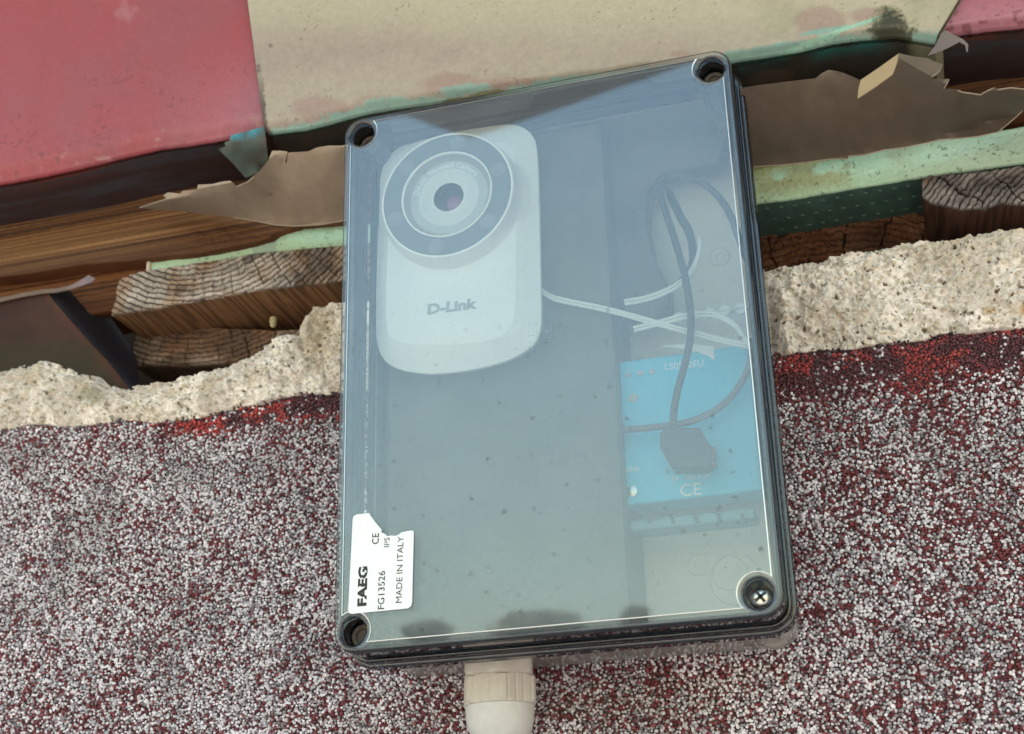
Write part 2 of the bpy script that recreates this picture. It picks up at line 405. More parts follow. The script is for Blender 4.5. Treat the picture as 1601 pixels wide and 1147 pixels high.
def tube(name, pts, r, mat, parent=None, n=12, taper=None):
    c = catmull(pts); V, F = [], []
    up = Vector((0, 1, 0))
    for i, q in enumerate(c):
        d = Vector(c[min(i + 1, len(c) - 1)] - c[max(i - 1, 0)]).normalized()
        a = d.cross(up); a = a.normalized() if a.length > 1e-4 else Vector((1, 0, 0)); b = d.cross(a).normalized()
        rr = r if taper is None else r * taper(i / (len(c) - 1))
        for k in range(n):
            t = 2 * math.pi * k / n; V.append(Vector(q) + a * rr * math.cos(t) + b * rr * math.sin(t))
    for i in range(len(c) - 1):
        for k in range(n): F.append((i * n + k, i * n + (k + 1) % n, (i + 1) * n + (k + 1) % n, (i + 1) * n + k))
    F.append(tuple(range(n))[::-1]); F.append(tuple((len(c) - 1) * n + k for k in range(n)))
    return mesh_obj(name, V, F, mat, parent, True)
def tubepx(name, pl, Y, r, mat, parent=None):
    return tube(name, [pix(q[0], q[1], Y + (q[2] if len(q) > 2 else 0)) for q in pl], r, mat, parent)

def text_mesh(s, bold=0.0, shear=0):
    cu = bpy.data.curves.new('t', 'FONT'); cu.body = s; cu.size = 1; cu.offset = bold; cu.shear = shear; cu.resolution_u = 3
    cu.extrude = .02
    tmp = bpy.data.objects.new('tmp', cu); C.objects.link(tmp)
    dg = bpy.context.evaluated_depsgraph_get(); me = bpy.data.meshes.new_from_object(tmp.evaluated_get(dg))
    bpy.data.objects.remove(tmp); bpy.data.curves.remove(cu); me.materials.clear()
    co = np.zeros(len(me.vertices) * 3); me.vertices.foreach_get('co', co); co = co.reshape(-1, 3)
    fc = [tuple(p.vertices) for p in me.polygons]; bpy.data.meshes.remove(me)
    return co, fc
def text_on(name, s, p0, p1, h, mat, parent=None, bold=0.0, shear=0, thick=.00006, lift=0):
    """lettering whose baseline runs p0 -> p1 (points in a plane y = const, read from -y), cap height h metres"""
    co, fc = text_mesh(s, bold, shear)
    w = co[:, 0].max() - co[:, 0].min(); x0 = co[:, 0].min()
    capt = .715 + bold * 2
    p0, p1 = np.array(p0), np.array(p1); L = np.linalg.norm(p1 - p0); ex = (p1 - p0) / L
    ez = np.array([-ex[2], 0, ex[0]])
    P = p0 + ((co[:, 0] - x0) / w * L)[:, None] * ex + (co[:, 1] / capt * h)[:, None] * ez
    P[:, 1] -= thick * (co[:, 2] / .04 + .5) + lift
    return mesh_obj(name, P, fc, mat, parent)
def textpx(name, s, a, b, Y, hpx, mat, parent=None, bold=0.0, shear=0, thick=.00006):
    p0, p1 = pix(a[0], a[1], Y), pix(b[0], b[1], Y)
    mm = np.linalg.norm(pix(a[0] + 1, a[1], Y) - pix(a[0], a[1], Y))
    return text_on(name, s, p0, p1, hpx * mm, mat, parent, bold, shear, thick)

# ================================================================== SETTING
GROUND_Z = -2.4
g = mesh_obj('ground', [(-400, -400, GROUND_Z), (400, -400, GROUND_Z), (400, 400, GROUND_Z), (-400, 400, GROUND_Z)], [(0, 1, 2, 3)], M['ground']); struct(g)

# edge of the pebble render (pixels, left to right) and broken mortar edge above it
E_REN = [(-260, 700), (-120, 688), (0, 675), (21, 668), (45, 661), (70, 661), (105, 666), (147, 661), (175, 657), (210, 654), (240, 659), (266, 657), (301, 654), (336, 645), (385, 633), (413, 629), (441, 619), (490, 613), (528, 615),
         (700, 600), (900, 582), (1100, 566), (1216, 555), (1245, 549), (1272, 547), (1333, 544), (1379, 535), (1443, 531), (1470, 520), (1510, 520), (1547, 515), (1601, 511), (1800, 492), (1950, 478)]
E_MOR = [(-260, 610), (-100, 590), (0, 578), (28, 568), (70, 561), (98, 570), (129, 582), (154, 587), (168, 601), (196, 608), (217, 601), (266, 594), (301, 584), (350, 570), (392, 556), (420, 531), (448, 523), (465, 521), (470, 500), (490, 481), (533, 468),
         (600, 470), (800, 462), (1000, 440), (1199, 415), (1272, 404), (1324, 392), (1364, 391), (1409, 375), (1461, 371), (1483, 376), (1531, 361), (1577, 355), (1601, 353), (1750, 345), (1950, 325)]
# rendered wall: binder coat and its granules
pe = [pix(u, v, 0) for u, v in E_REN]
zb = pe[0][2] * 0 - 1.2
bm = bmesh.new()
loop = [(p[0], p[2] - .0012) for p in pe] + [(pe[-1][0], GROUND_Z), (pe[0][0], GROUND_Z)]
fr_ = [bm.verts.new((x, 0, z)) for x, z in loop]; bk_ = [bm.verts.new((x, .03, z)) for x, z in loop]
bm.faces.new(fr_); bm.faces.new(bk_[::-1])
for i in range(len(loop)): bm.faces.new((fr_[i], bk_[i], bk_[(i + 1) % len(loop)], fr_[(i + 1) % len(loop)]))
bmesh.ops.triangulate(bm, faces=[f for f in bm.faces if len(f.verts) > 4])
wall = tag(bm_obj('rendered_wall', bm, M['render']), 'wall coated in red and white pebble granules with a broken mortar top edge', 'wall')
for x0, x1 in ((-3.5, pe[0][0]), (pe[-1][0], 3.5)):
    box('wall_bay', x0, x1, 0, .03, GROUND_Z, .1, M['render'], wall, bev=0)

ex_x = np.array([p[0] for p in pe]); ex_z = np.array([p[2] for p in pe])
zlow = pix(800, 1147, 0)[2] - .05
xs0, xs1 = pix(0, 800, 0)[0] - .05, pix(1601, 900, 0)[0] + .05
st = .00132
gx, gz = np.meshgrid(np.arange(xs0, xs1, st), np.arange(zlow, ex_z.max() + .002, st * .87))
gx = gx + (np.arange(gx.shape[0]) % 2)[:, None] * st * .5
gx = gx.ravel() + rng.normal(0, st * .23, gx.size); gz = gz.ravel() + rng.normal(0, st * .23, gz.size)
edge = np.interp(gx, ex_x, ex_z) + (fbm(gx * 260, gz * 0, s=5) - .5) * .004
k = gz < edge; gx, gz, edge = gx[k], gz[k], edge[k]
below = edge - gz
# leave out granules wholly behind the box
k = ~((gx > .02) & (gx < BW - .012) & (gz > .02) & (gz < BH - .03)); gx, gz, below = gx[k], gz[k], below[k]
n = len(gx)
patchy = fbm(gx * 300, gz * 300, s=11, o=3); big = fbm(gx * 28, gz * 28, s=21, o=3)
q = np.stack([gx, 0 * gx, gz], 1) - CAM; q = q @ AX
GPX = SRC_W / 2 + FPX * q[:, 0] / -q[:, 2]; GPY = SRC_H / 2 - FPX * q[:, 1] / -q[:, 2]
redside = ss(500, 1500, GPX)
pm = .23 + .9 * (patchy - .5) + .45 * (big - .5) + .09 * redside
# a red painted band along the top edge
zone = np.clip(ss(180, 300, GPX) * (1 - ss(545, 600, GPX)) + ss(1190, 1230, GPX), 0, 1)
bw_ = .007 + .013 * fbm(gx * 35, 0 * gz, s=31) + .008 * ss(1150, 1250, GPX)
redband = zone * (1 - ss(.6, 1.25, below / bw_ + (patchy - .5) * 1.2))
pm = pm + .68 * redband
r1 = rng.random(n); r2 = rng.random(n); r3 = rng.random(n)
ismar = r1 < pm
val = .46 + .44 * r2
colw = np.stack([val * .98, val * .96, val * 1.07], 1) * (1 - .10 * r3[:, None] * np.array([0, .5, 1.0]))
grey = r3 < .13; colw[grey] *= .40
mauve = (r3 > .13) & (r3 < .33); colw[mauve] *= np.array([.42, .33, .35])
dirt = ss(.42, .75, fbm(gx * 45, gz * 45, s=41)); colw *= (1 - .28 * dirt)[:, None]
mv = .6 + .8 * r2
colm = np.stack([.17 * mv, .038 * mv, .046 * mv], 1)
colred = np.stack([.42 * mv, .055 * mv, .05 * mv], 1)
rp = fbm(gx * 75, gz * 110, s=36, o=3); leftp = np.clip(ss(34, 14, np.hypot(GPX - 315, (GPY - 662) * 1.2)) + ss(26, 12, np.hypot((GPX - 240) * .7, (GPY - 659) * 1.6)), 0, 1)
strong = np.clip(redband * ss(.40, .52, rp + .16 * (patchy - .5) + .05 * (1 - redside)) + leftp, 0, 1) * (r3 < .86) * ss(.0008, .0035, below + .003 * (patchy - .5)) * (1 - .25 * redside)
colm = mix(colm, colred, np.clip(strong, 0, 1))
colm = mix(colm, np.stack([.10 * mv, .032 * mv, .042 * mv], 1), np.clip(redband * (1 - strong), 0, 1))
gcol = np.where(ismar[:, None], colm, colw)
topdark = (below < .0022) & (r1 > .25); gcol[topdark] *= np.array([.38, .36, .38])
r4 = rng.random(n)
scl = (.00052 + .00026 * r4) * np.where(r3 > .93, 1.25, 1.0)
gy = -rng.random(n) * .0009 - .0001 - .0012 * (fbm(gx * 60, gz * 60, s=51) - .4)
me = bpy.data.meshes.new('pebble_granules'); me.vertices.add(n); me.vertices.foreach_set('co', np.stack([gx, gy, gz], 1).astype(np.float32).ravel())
def attr(nm, ty, data):
    a = me.attributes.new(nm, ty, 'POINT'); a.data.foreach_set('vector' if ty == 'FLOAT_VECTOR' else ('color' if ty == 'FLOAT_COLOR' else 'value'), np.asarray(data).ravel())
attr('rot', 'FLOAT_VECTOR', (rng.random((n, 3)) * 6.28).astype(np.float32))
attr('scl', 'FLOAT_VECTOR', (scl[:, None] * (.82 + .36 * rng.random((n, 3)))).astype(np.float32))
attr('gcol', 'FLOAT_COLOR', np.concatenate([gcol, np.ones((n, 1))], 1).astype(np.float32))
attr('pick', 'INT', rng.integers(0, 5, n).astype(np.int32))
gm = bpy.data.materials.new('granule'); gm.use_nodes = True
t = gm.node_tree; pb = t.nodes['Principled BSDF']; pb.inputs['Roughness'].default_value = .5; pb.inputs['Specular IOR Level'].default_value = .45
a = t.nodes.new('ShaderNodeAttribute'); a.attribute_type = 'INSTANCER'; a.attribute_name = 'gcol'; t.links.new(a.outputs['Color'], pb.inputs['Base Color'])
ob = bpy.data.objects.new('pebble_granules', me); C.objects.link(ob); ob.parent = wall; ob['kind'] = 'stuff'
ng = bpy.data.node_groups.new('scatter', 'GeometryNodeTree')
ng.interface.new_socket('Geometry', in_out='INPUT', socket_type='NodeSocketGeometry'); ng.interface.new_socket('Geometry', in_out='OUTPUT', socket_type='NodeSocketGeometry')
N = ng.nodes.new; L = ng.links.new
gi, go = N('NodeGroupInput'), N('NodeGroupOutput')
g2i = N('GeometryNodeGeometryToInstance')
for kk in range(5):
    ico = N('GeometryNodeMeshIcoSphere'); ico.inputs['Radius'].default_value = 1; ico.inputs['Subdivisions'].default_value = 3 if kk < 2 else 2
    nz = N('ShaderNodeTexNoise'); nz.noise_dimensions = '4D'; nz.inputs['W'].default_value = kk * 7.3; nz.inputs['Scale'].default_value = 1.1
    sub = N('ShaderNodeVectorMath'); sub.operation = 'SUBTRACT'; sub.inputs[1].default_value = (.5, .5, .5)
    sc_ = N('ShaderNodeVectorMath'); sc_.operation = 'SCALE'; sc_.inputs['Scale'].default_value = 1.1
    sp = N('GeometryNodeSetPosition'); sm = N('GeometryNodeSetMaterial'); sm.inputs['Material'].default_value = gm
    L(nz.outputs['Color'], sub.inputs[0]); L(sub.outputs[0], sc_.inputs[0]); L(sc_.outputs[0], sp.inputs['Offset'])
    L(ico.outputs['Mesh'], sp.inputs['Geometry']); L(sp.outputs[0], sm.inputs['Geometry'])
    last = sm
    if kk < 2:
        shs = N('GeometryNodeSetShadeSmooth'); L(sm.outputs[0], shs.inputs['Geometry']); last = shs
    L(last.outputs[0], g2i.inputs[0])
iop = N('GeometryNodeInstanceOnPoints'); iop.inputs['Pick Instance'].default_value = True
def named(nm, ty):
    q = N('GeometryNodeInputNamedAttribute'); q.data_type = ty; q.inputs['Name'].default_value = nm; return q.outputs['Attribute']
L(gi.outputs[0], iop.inputs['Points']); L(g2i.outputs[0], iop.inputs['Instance']); L(named('pick', 'INT'), iop.inputs['Instance Index'])
e2r = N('FunctionNodeEulerToRotation'); L(named('rot', 'FLOAT_VECTOR'), e2r.inputs[0]); L(e2r.outputs[0], iop.inputs['Rotation'])
L(named('scl', 'FLOAT_VECTOR'), iop.inputs['Scale']); L(iop.outputs[0], go.inputs[0])
md = ob.modifiers.new('scatter', 'NODES'); md.node_group = ng

# broken mortar ------------------------------------------------------------
def warp(X, Z):
    return X + .0011 * (fbm(X * 420, Z * 420, s=301) - .5) * 2, Z + .0011 * (fbm(X * 420, Z * 420, s=302) - .5) * 2
def mor_disp(U, V, px, py, X, Z):
    hid = ss(-.006, .004, X) * (1 - ss(BW - .004, BW + .006, X))
    X0, Z0 = X, Z; X, Z = warp(X, Z)
    big = fbm(X * 45, Z * 45, s=60, o=3) - .5
    med = fbm(X * 220, Z * 220, s=70, o=4) - .5
    d1, r1 = worley(X * 420, Z * 420, 3); agg = np.where(r1 > .55, np.clip(.45 - d1, 0, 1), 0) * .0022
    d2, r2 = worley(X * 300, Z * 300, 9); pit = np.where(r2 > .92, np.clip(.38 - d2, 0, 1), 0) * .006
    d3, r3 = worley(X * 1000, Z * 1000, 13); fine = (.5 - d3) * .0006 + np.where(r3 > .8, -.0006, 0) * (d3 < .35)
    body = .0035 * np.sin(np.clip(V, 0, 1) * math.pi) - .002 * ss(.25, 0, V)
    return (body + big * .009 + med * .0078 + .0022 * (fbm(X * 800, Z * 800, s=303, o=2) - .5) + agg - pit + fine) * (1 - hid) - .006 * hid
def mor_col(U, V, px, py, X, Z, s):
    X, Z = warp(X, Z)
    base = mix([.66, .585, .53], [.86, .785, .73], ss(.35, .65, fbm(X * 60, Z * 60, s=80)))
    base = mix(base, [.46, .37, .25], ss(.56, .75, fbm(X * 90, Z * 90, s=85)) * .4)
    base = mix(base, [.30, .25, .18], ss(.60, .72, fbm(X * 420, Z * 420, s=86)) * .5)
    d1, r1 = worley(X * 420, Z * 420, 3); st_ = (r1 > .55) & (d1 < .42)
    stone = np.where((r1 > .95)[..., None], [.36, .33, .30], np.where((r1 > .75)[..., None], [.62, .59, .54], [.56, .49, .39]))
    base = np.where(st_[..., None], stone, base)
    d2, r2 = worley(X * 300, Z * 300, 9); pit = (r2 > .92) & (d2 < .24)
    base = np.where(pit[..., None], np.array([.20, .15, .10]), base)
    d4, r4 = worley(X * 900, Z * 900, 19); base = np.where(((r4 > .94) & (d4 < .33))[..., None], np.array([.13, .10, .07]), base)
    rust = ss(14, 2, np.hypot(px - 1547, (py - 490) * 1.3) + 14 * (vn(X * 700, Z * 700, s=4) - .5)) + ss(14, 2, np.hypot(px - 1603, (py - 488) * 1.1))
    base = mix(base, [.50, .26, .05], np.clip(rust, 0, 1) * .8)
    lich = ss(18, 4, np.hypot((px - 150) * .6, (py - 622)) + 8 * (vn(X * 500, Z * 500, s=6) - .5))
    base = mix(base, [.26, .25, .16], lich * .7)
    brown = ss(60, 10, np.hypot((px - 505) , (py - 520) * .7)) * .5 + ss(26, 4, np.hypot((px - 60), (py - 590))) * .4
    base = mix(base, [.38, .28, .15], np.clip(brown, 0, 1))
    return base * (.9 + .2 * vn(X * 1500, Z * 1500, s=90))[..., None]
mo = patch('mortar', E_MOR, [(u, v + 3) for u, v in E_REN], -.001, 1700, 190, M['mortar'], wall, mor_disp, mor_col, back=.09, nb=26, rnd=.002, sides=False)
mo['label'] = 'rough pale cream broken mortar'

# masonry behind the cavity, building above and behind
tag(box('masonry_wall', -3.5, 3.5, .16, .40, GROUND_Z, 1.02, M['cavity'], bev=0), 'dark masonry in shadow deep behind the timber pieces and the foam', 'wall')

# ================================================================== TIMBER, FOAM, METAL ABOVE THE WALL
def ring_disp(cx, cz, ring, crack, seed, ax=1.0, wb=1.0):
    def f(U, V, px, py, X, Z):
        r = np.hypot((X - cx) * ax, Z - cz); wob = wb * (.0022 * (fbm(X * 110, Z * 110, s=seed) - .5) + .0008 * (fbm(X * 600, Z * 300, s=seed + 40) - .5))
        ph = (r + wob) / ring; fr = ph - np.floor(ph)
        h = -.0016 * ss(.62, .95, fr) * (.5 + vn(np.floor(ph), X * 150, s=seed + 2))
        an = np.arctan2(X - cx, Z - cz) * crack + .35 * (fbm(X * 160, Z * 160, s=seed + 5) - .5); ai = np.abs(an - np.round(an))
        wid = .02 + .05 * (_h(np.round(an).astype(np.int64), 1, 1, seed) > .6)
        h = h - .0024 * ss(wid, .0, ai) * (vn(r * 350, np.round(an) * 3.1, s=seed + 7) > .33)
        return h + .0022 * (fbm(X * 420, Z * 420, s=seed + 9) - .5) + .0006 * (vn(X * 900, Z * 300, s=seed) - .5)
    return f
def ring_col(cx, cz, ring, crack, seed, ax, light, dark, under, wb=1.0):
    def f(U, V, px, py, X, Z, s):
        r = np.hypot((X - cx) * ax, Z - cz); wob = wb * (.0022 * (fbm(X * 110, Z * 110, s=seed) - .5) + .0008 * (fbm(X * 600, Z * 300, s=seed + 40) - .5))
        ph = (r + wob) / ring; fr = ph - np.floor(ph)
        pr = _h(np.floor(ph).astype(np.int64), 7, 3, seed); lt = np.asarray(light) * (.78 + .4 * pr)[..., None]; lt = mix(lt, np.asarray(light) * np.array([.72, .52, .36]), ss(.45, .65, fbm(X * 55, Z * 55, s=seed + 30)) * .75)
        lt = lt * (.8 + .4 * fbm(X * 1400, Z * 500, s=seed + 31))[..., None]
        c = mix(lt, dark, ss(.55, .92, fr) * (1 - ss(.97, 1, fr)) * np.clip(.25 + 1.2 * fbm(X * 260, Z * 260, s=seed + 32), 0, 1)); c = mix(c, np.asarray(dark) * .9, ss(.56, .70, fbm(X * 48, Z * 60, s=seed + 33)) * .65)
        an = np.arctan2(X - cx, Z - cz) * crack + .35 * (fbm(X * 160, Z * 160, s=seed + 5) - .5); ai = np.abs(an - np.round(an))
        c = mix(c, np.array(dark) * .3, ss(.05, 0, ai) * (vn(r * 350, np.round(an) * 3.1, s=seed + 7) > .33))
        c = c * (.62 + .75 * fbm(X * 90, Z * 200, s=seed + 12))[..., None]
        # grain of the underside runs back into the wall
        gr = fbm(X * 700 + s * 40, s * 22, s=seed + 20, o=5); cu_ = mix(under, np.array(under) * .45, ss(.38, .66, gr)); cu_ = cu_ * (.75 + .5 * fbm(X * 60, s * 60, s=seed + 24))[..., None]
        return np.where((s > .0004)[..., None], cu_, c)
    return f

t_upper = [(186, 436), (205, 428), (222, 424), (235, 421), (300, 411), (360, 402), (420, 394), (480, 388), (560, 380), (640, 372)]
b_upper = [(173, 492), (186, 490), (230, 483), (262, 478), (275, 474), (320, 467), (360, 460), (400, 453), (440, 447), (490, 444), (540, 437), (620, 428)]
c0 = pix(330, 250, .002)
tag(patch('roof_batten', t_upper, b_upper, .002, 620, 130, M['wood'], None,
      ring_disp(c0[0], c0[2], .0030, 15, 3), ring_col(c0[0], c0[2], .0030, 15, 3, 1, (.40, .345, .31), (.060, .045, .040), (.27, .135, .065)), back=.10, nb=36, rnd=.0008),
    'weathered grey timber end with curved growth rings, above the smaller block', 'timber')
c1 = pix(340, 300, .036)
tag(patch('timber_block', [(212, 515), (260, 512), (330, 512), (400, 514), (426, 516), (470, 514), (560, 508)], [(203, 569), (240, 571), (300, 570), (345, 568), (380, 568), (450, 566), (560, 560)], .036, 420, 80, M['wood'], None,
      ring_disp(c1[0], c1[2], .0030, 12, 23), ring_col(c1[0], c1[2], .0030, 12, 23, 1, (.26, .19, .15), (.10, .065, .05), (.11, .055, .03)), back=.08, nb=16),
    'small brown cracked timber block wedged under the ringed timber end', 'timber')
c2 = pix(1900, 200, 0.0)
tag(patch('rafter_end', [(1441, 277), (1453, 273), (1500, 271), (1560, 264), (1601, 259), (1700, 248), (1800, 238)], [(1442, 306), (1455, 316), (1478, 320), (1500, 325), (1540, 324), (1565, 316), (1601, 318), (1700, 306), (1800, 296)], -.001, 420, 120, M['wood'], None,
      ring_disp(c2[0] - .02, c2[2] - .10, .0026, 9, 43, wb=1.5), ring_col(c2[0] - .02, c2[2] - .10, .0026, 9, 43, 1, (.23, .20, .20), (.040, .032, .035), (.11, .050, .032), wb=1.5), back=.10, nb=36),
    'dark weathered square rafter end at right edge, resting above the pale mortar', 'timber')
c3 = pix(1300, 700, .04)
tag(patch('wall_plate', [(1120, 372), (1190, 362), (1280, 350), (1360, 336), (1440, 325), (1520, 315)], [(1120, 440), (1190, 432), (1280, 420), (1360, 404), (1446, 392), (1520, 380)], .042, 420, 90, M['wood'], None,
      ring_disp(c3[0], c3[2], .0036, 6, 63, wb=2.4), ring_col(c3[0], c3[2], .0036, 6, 63, 1, (.15, .070, .038), (.05, .024, .016), (.05, .025, .015), wb=2.4), back=.06, nb=10),
    'reddish brown rough timber under the dark green foam strip, right of the box', 'timber')

# mint green insulation board
def xps_col(U, V, px, py, X, Z, s):
    c = mix([.44, .64, .47], [.53, .73, .59], ss(1200, 1600, px + 100 * (vn(X * 60, Z * 60, s=3) - .5)))
    d = ss(.40, .62, fbm(X * 110, Z * 110, s=7)) * ss(1500, 1280, px) * ss(1.15, .45, V)
    c = mix(c, [.34, .31, .14], d * .75 * (px > 1100)); c = mix(c, [.50, .52, .24], ss(.52, .6, fbm(X * 80, Z * 160, s=8)) * ss(.4, 0, V) * ss(1420, 1250, px) * (px > 1100))
    c = mix(c, [.12, .15, .08], ss(.72, .80, fbm(X * 620, Z * 620, s=9, o=2)) * .6)
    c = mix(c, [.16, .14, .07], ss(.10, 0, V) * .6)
    lm = (px < 700) & (px > 395) & (px < 432); c = np.where(lm[..., None], np.array([.36, .50, .42]), c)
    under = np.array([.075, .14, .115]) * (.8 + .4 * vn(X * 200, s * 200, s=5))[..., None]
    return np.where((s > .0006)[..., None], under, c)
xp = thing('insulation_board', 'mint green foam insulation strip between peeling sheet and timber ends', 'insulation board')
xt = [(232, 404), (262, 398), (300, 392), (345, 383), (400, 372), (430, 356), (470, 349), (535, 343), (700, 328), (900, 305), (1100, 274), (1183, 258), (1258, 251), (1327, 243), (1383, 230), (1445, 220), (1560, 203), (1601, 196), (1750, 176), (1900, 156)]
xb = [(235, 424), (300, 414), (400, 396), (480, 389), (535, 386), (700, 372), (900, 350), (1100, 330), (1188, 316), (1230, 312), (1290, 301), (1330, 294), (1380, 286), (1440, 276), (1520, 265), (1601, 254), (1750, 232), (1900, 210)]
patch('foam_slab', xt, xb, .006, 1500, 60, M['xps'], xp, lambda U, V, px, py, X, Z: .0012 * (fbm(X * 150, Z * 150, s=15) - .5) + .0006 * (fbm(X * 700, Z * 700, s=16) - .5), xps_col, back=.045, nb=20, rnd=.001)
# small moulded dimples on the underside
zu = [pix(u, v, .006) for u, v in xb]; zux = [p[0] for p in zu]; zuz = [p[2] for p in zu]
bm = bmesh.new()
for row in range(3):
    for k2 in range(14):
        x = pix(1195, 312, .006)[0] + k2 * .0066 + row * .0022; y = .013 + row * .0115
        z = np.interp(x, zux, zuz) - .0001
        m_ = bmesh.ops.create_uvsphere(bm, u_segments=8, v_segments=5, radius=1)
        for v in m_['verts']: v.co = (x + v.co.x * .0013, y + v.co.y * .0009, z + v.co.z * .0003)
dm = bm_obj('foam_dimples', bm, M['xps'], xp, True); dm['kind'] = 'stuff'
a_ = dm.data.color_attributes.new('Col', 'FLOAT_COLOR', 'POINT'); a_.data.foreach_set('color', np.tile([.10, .20, .155, 1.0], len(dm.data.vertices)))

es = boxpx('end_strip', 227, 399, 235, 426, .004, .012, M['torn'], xp, .001)
# small plug of hardened foam under the upper timber
cp_ = pix(427, 505, .020)
pc = lathe('foam_plug', [(.0001, .0036), (.0014, .0034), (.0020, .0024), (.0015, .0016), (.0021, .0008), (.0015, 0), (.0018, -.0010), (.0010, -.0022), (.0001, -.0026)], (cp_[0], cp_[1], cp_[2]), 'z', 16, M['chip'])
tag(pc, 'small yellowish foam plug hanging in the gap between timber end and pale mortar', 'plug')
# brown fascia timber behind the metal
def board_col(U, V, px, py, X, Z, s):
    along = Z - .0 * X
    w = fbm(X * 5, Z * 950, s=101, o=5); w2 = fbm(X * 12, Z * 1300, s=103, o=3)
    w3 = fbm(X * 5, Z * 800, s=107, o=4); mid = ss(330, 360, py + .13 * px) * (1 - ss(400, 440, py + .13 * px)) * (px < 900) + ss(1000, 1200, px) * .5
    c = mix([.060, .026, .013], [.15, .070, .028], ss(.38, .62, w3)); c = mix(c, [.22, .112, .052], ss(.48, .66, w) * np.clip(mid, 0, 1) * .9); c = c * (.55 + .9 * w2)[..., None]
    rim = np.where(px < 800, ss(395, 430, py + .12 * px), 0)
    c = mix(c, [.10, .045, .022], rim * .7)
    rot = ss(.45, .6, fbm(X * 130, Z * 130, s=105)) * (np.abs(px - 370) < 70) * ss(-.3, .6, (py - (392 - .10 * (px - 300))) / 20)
    c = mix(c, [.06, .018, .010], np.clip(rot, 0, 1) * .9)
    return np.where((s > .001)[..., None], np.array([.14, .05, .02]) * (.6 + .8 * w)[..., None], c)
def board_disp(U, V, px, py, X, Z):
    return .0012 * (fbm(X * 8, Z * 500, s=101) - .5) + .0030 * (fbm(X * 190, Z * 190, s=106) - .5) * (np.abs(px - 370) < 80) * ss(.75, .95, V)
fb = thing('fascia_board', 'rough orange brown timber board behind the torn edge of the red metal', 'timber')
patch('plank', [(-300, 240), (0, 225), (300, 190), (700, 150), (1100, 60), (1601, -20), (1900, -60)],
      [(-300, 462), (0, 432), (60, 424), (130, 412), (200, 407), (262, 399), (300, 396), (345, 388), (395, 378), (420, 370), (431, 362), (470, 350), (700, 330), (1100, 262), (1327, 228), (1500, 196), (1601, 172), (1900, 120)],
      .000, 900, 200, M['wood'], fb, board_disp, board_col, back=.014, nb=8)
b2 = patch('lower_plank', [(-300, 470), (0, 420), (130, 406), (235, 400), (300, 392)], [(-300, 560), (0, 515), (100, 500), (160, 488), (240, 476)], .012, 300, 60, M['wood'], fb, board_disp,
      lambda U, V, px, py, X, Z, s: board_col(U, V, px - 600, py, X, Z + .1, s) * np.array([.8, .62, .5]), back=.03)

# painted metal fascia, folded under at the bottom -------------------------
def fold(name, top, bot, Y, nx, ny, colf, parent, drop=.004, back=.045, dispf=None, thick=.0009, sides=False):
    return patch(name, top, bot, Y, nx, ny, M['pink'], parent, dispf, colf, back=back, nb=40, rnd=.0035, sides=sides)
def pink_col(U, V, px, py, X, Z, s):
    c = mix([.335, .064, .082], [.30, .074, .098], ss(.35, .65, fbm(X * 25, Z * 25, s=120)))
    c = mix(c, [.42, .19, .26], ss(200, 420, px) * .45 * ss(.55, 1, V) + .25 * ss(.6, 1, V) * (px > 1300))
    spot = ss(26, 5, np.hypot(px - 196, (py - 18) * 1.2) + 16 * (vn(X * 250, Z * 250, s=122) - .5)); c = mix(c, [.46, .27, .33], spot * .30)
    c = mix(c, [.16, .04, .045], (ss(.72, .80, vn(X * 420, Z * 700, s=124)) * ss(.45, .6, fbm(X * 60, Z * 60, s=126)) * ss(.45, .95, V)) * .6)
    ed = ss(.90, 1.0, V + .05 * (fbm(X * 100, Z * 100, s=127) - .5)); chips = ss(.66, .78, fbm(X * 150, Z * 250, s=128))
    c = mix(c, [.48, .38, .32], ed * chips * .35)
    w = fbm(X * 40, s * 60, s=129)
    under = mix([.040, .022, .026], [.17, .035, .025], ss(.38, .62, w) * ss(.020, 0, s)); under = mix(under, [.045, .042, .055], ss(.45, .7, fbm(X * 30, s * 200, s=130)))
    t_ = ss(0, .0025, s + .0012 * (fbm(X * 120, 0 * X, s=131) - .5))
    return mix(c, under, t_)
pk_disp = lambda U, V, px, py, X, Z: .0004 * (fbm(X * 60, Z * 60, s=133) - .5) - .004 * ss(.93, 1, V) ** 2 + .0010 * (fbm(X * 180, Z * 180, s=134) - .5) * ss(.8, 1, V)
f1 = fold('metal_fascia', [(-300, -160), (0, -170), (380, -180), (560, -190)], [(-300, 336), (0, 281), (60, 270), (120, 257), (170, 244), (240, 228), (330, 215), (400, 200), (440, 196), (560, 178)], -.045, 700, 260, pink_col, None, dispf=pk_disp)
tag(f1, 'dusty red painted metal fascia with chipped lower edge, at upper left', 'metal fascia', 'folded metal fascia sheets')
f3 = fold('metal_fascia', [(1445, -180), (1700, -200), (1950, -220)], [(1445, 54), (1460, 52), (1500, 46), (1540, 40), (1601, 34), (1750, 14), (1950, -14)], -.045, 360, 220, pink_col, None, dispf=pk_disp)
tag(f3, 'bright pinkish red metal fascia at upper right corner, beyond the beige sheet', 'metal fascia', 'folded metal fascia sheets')

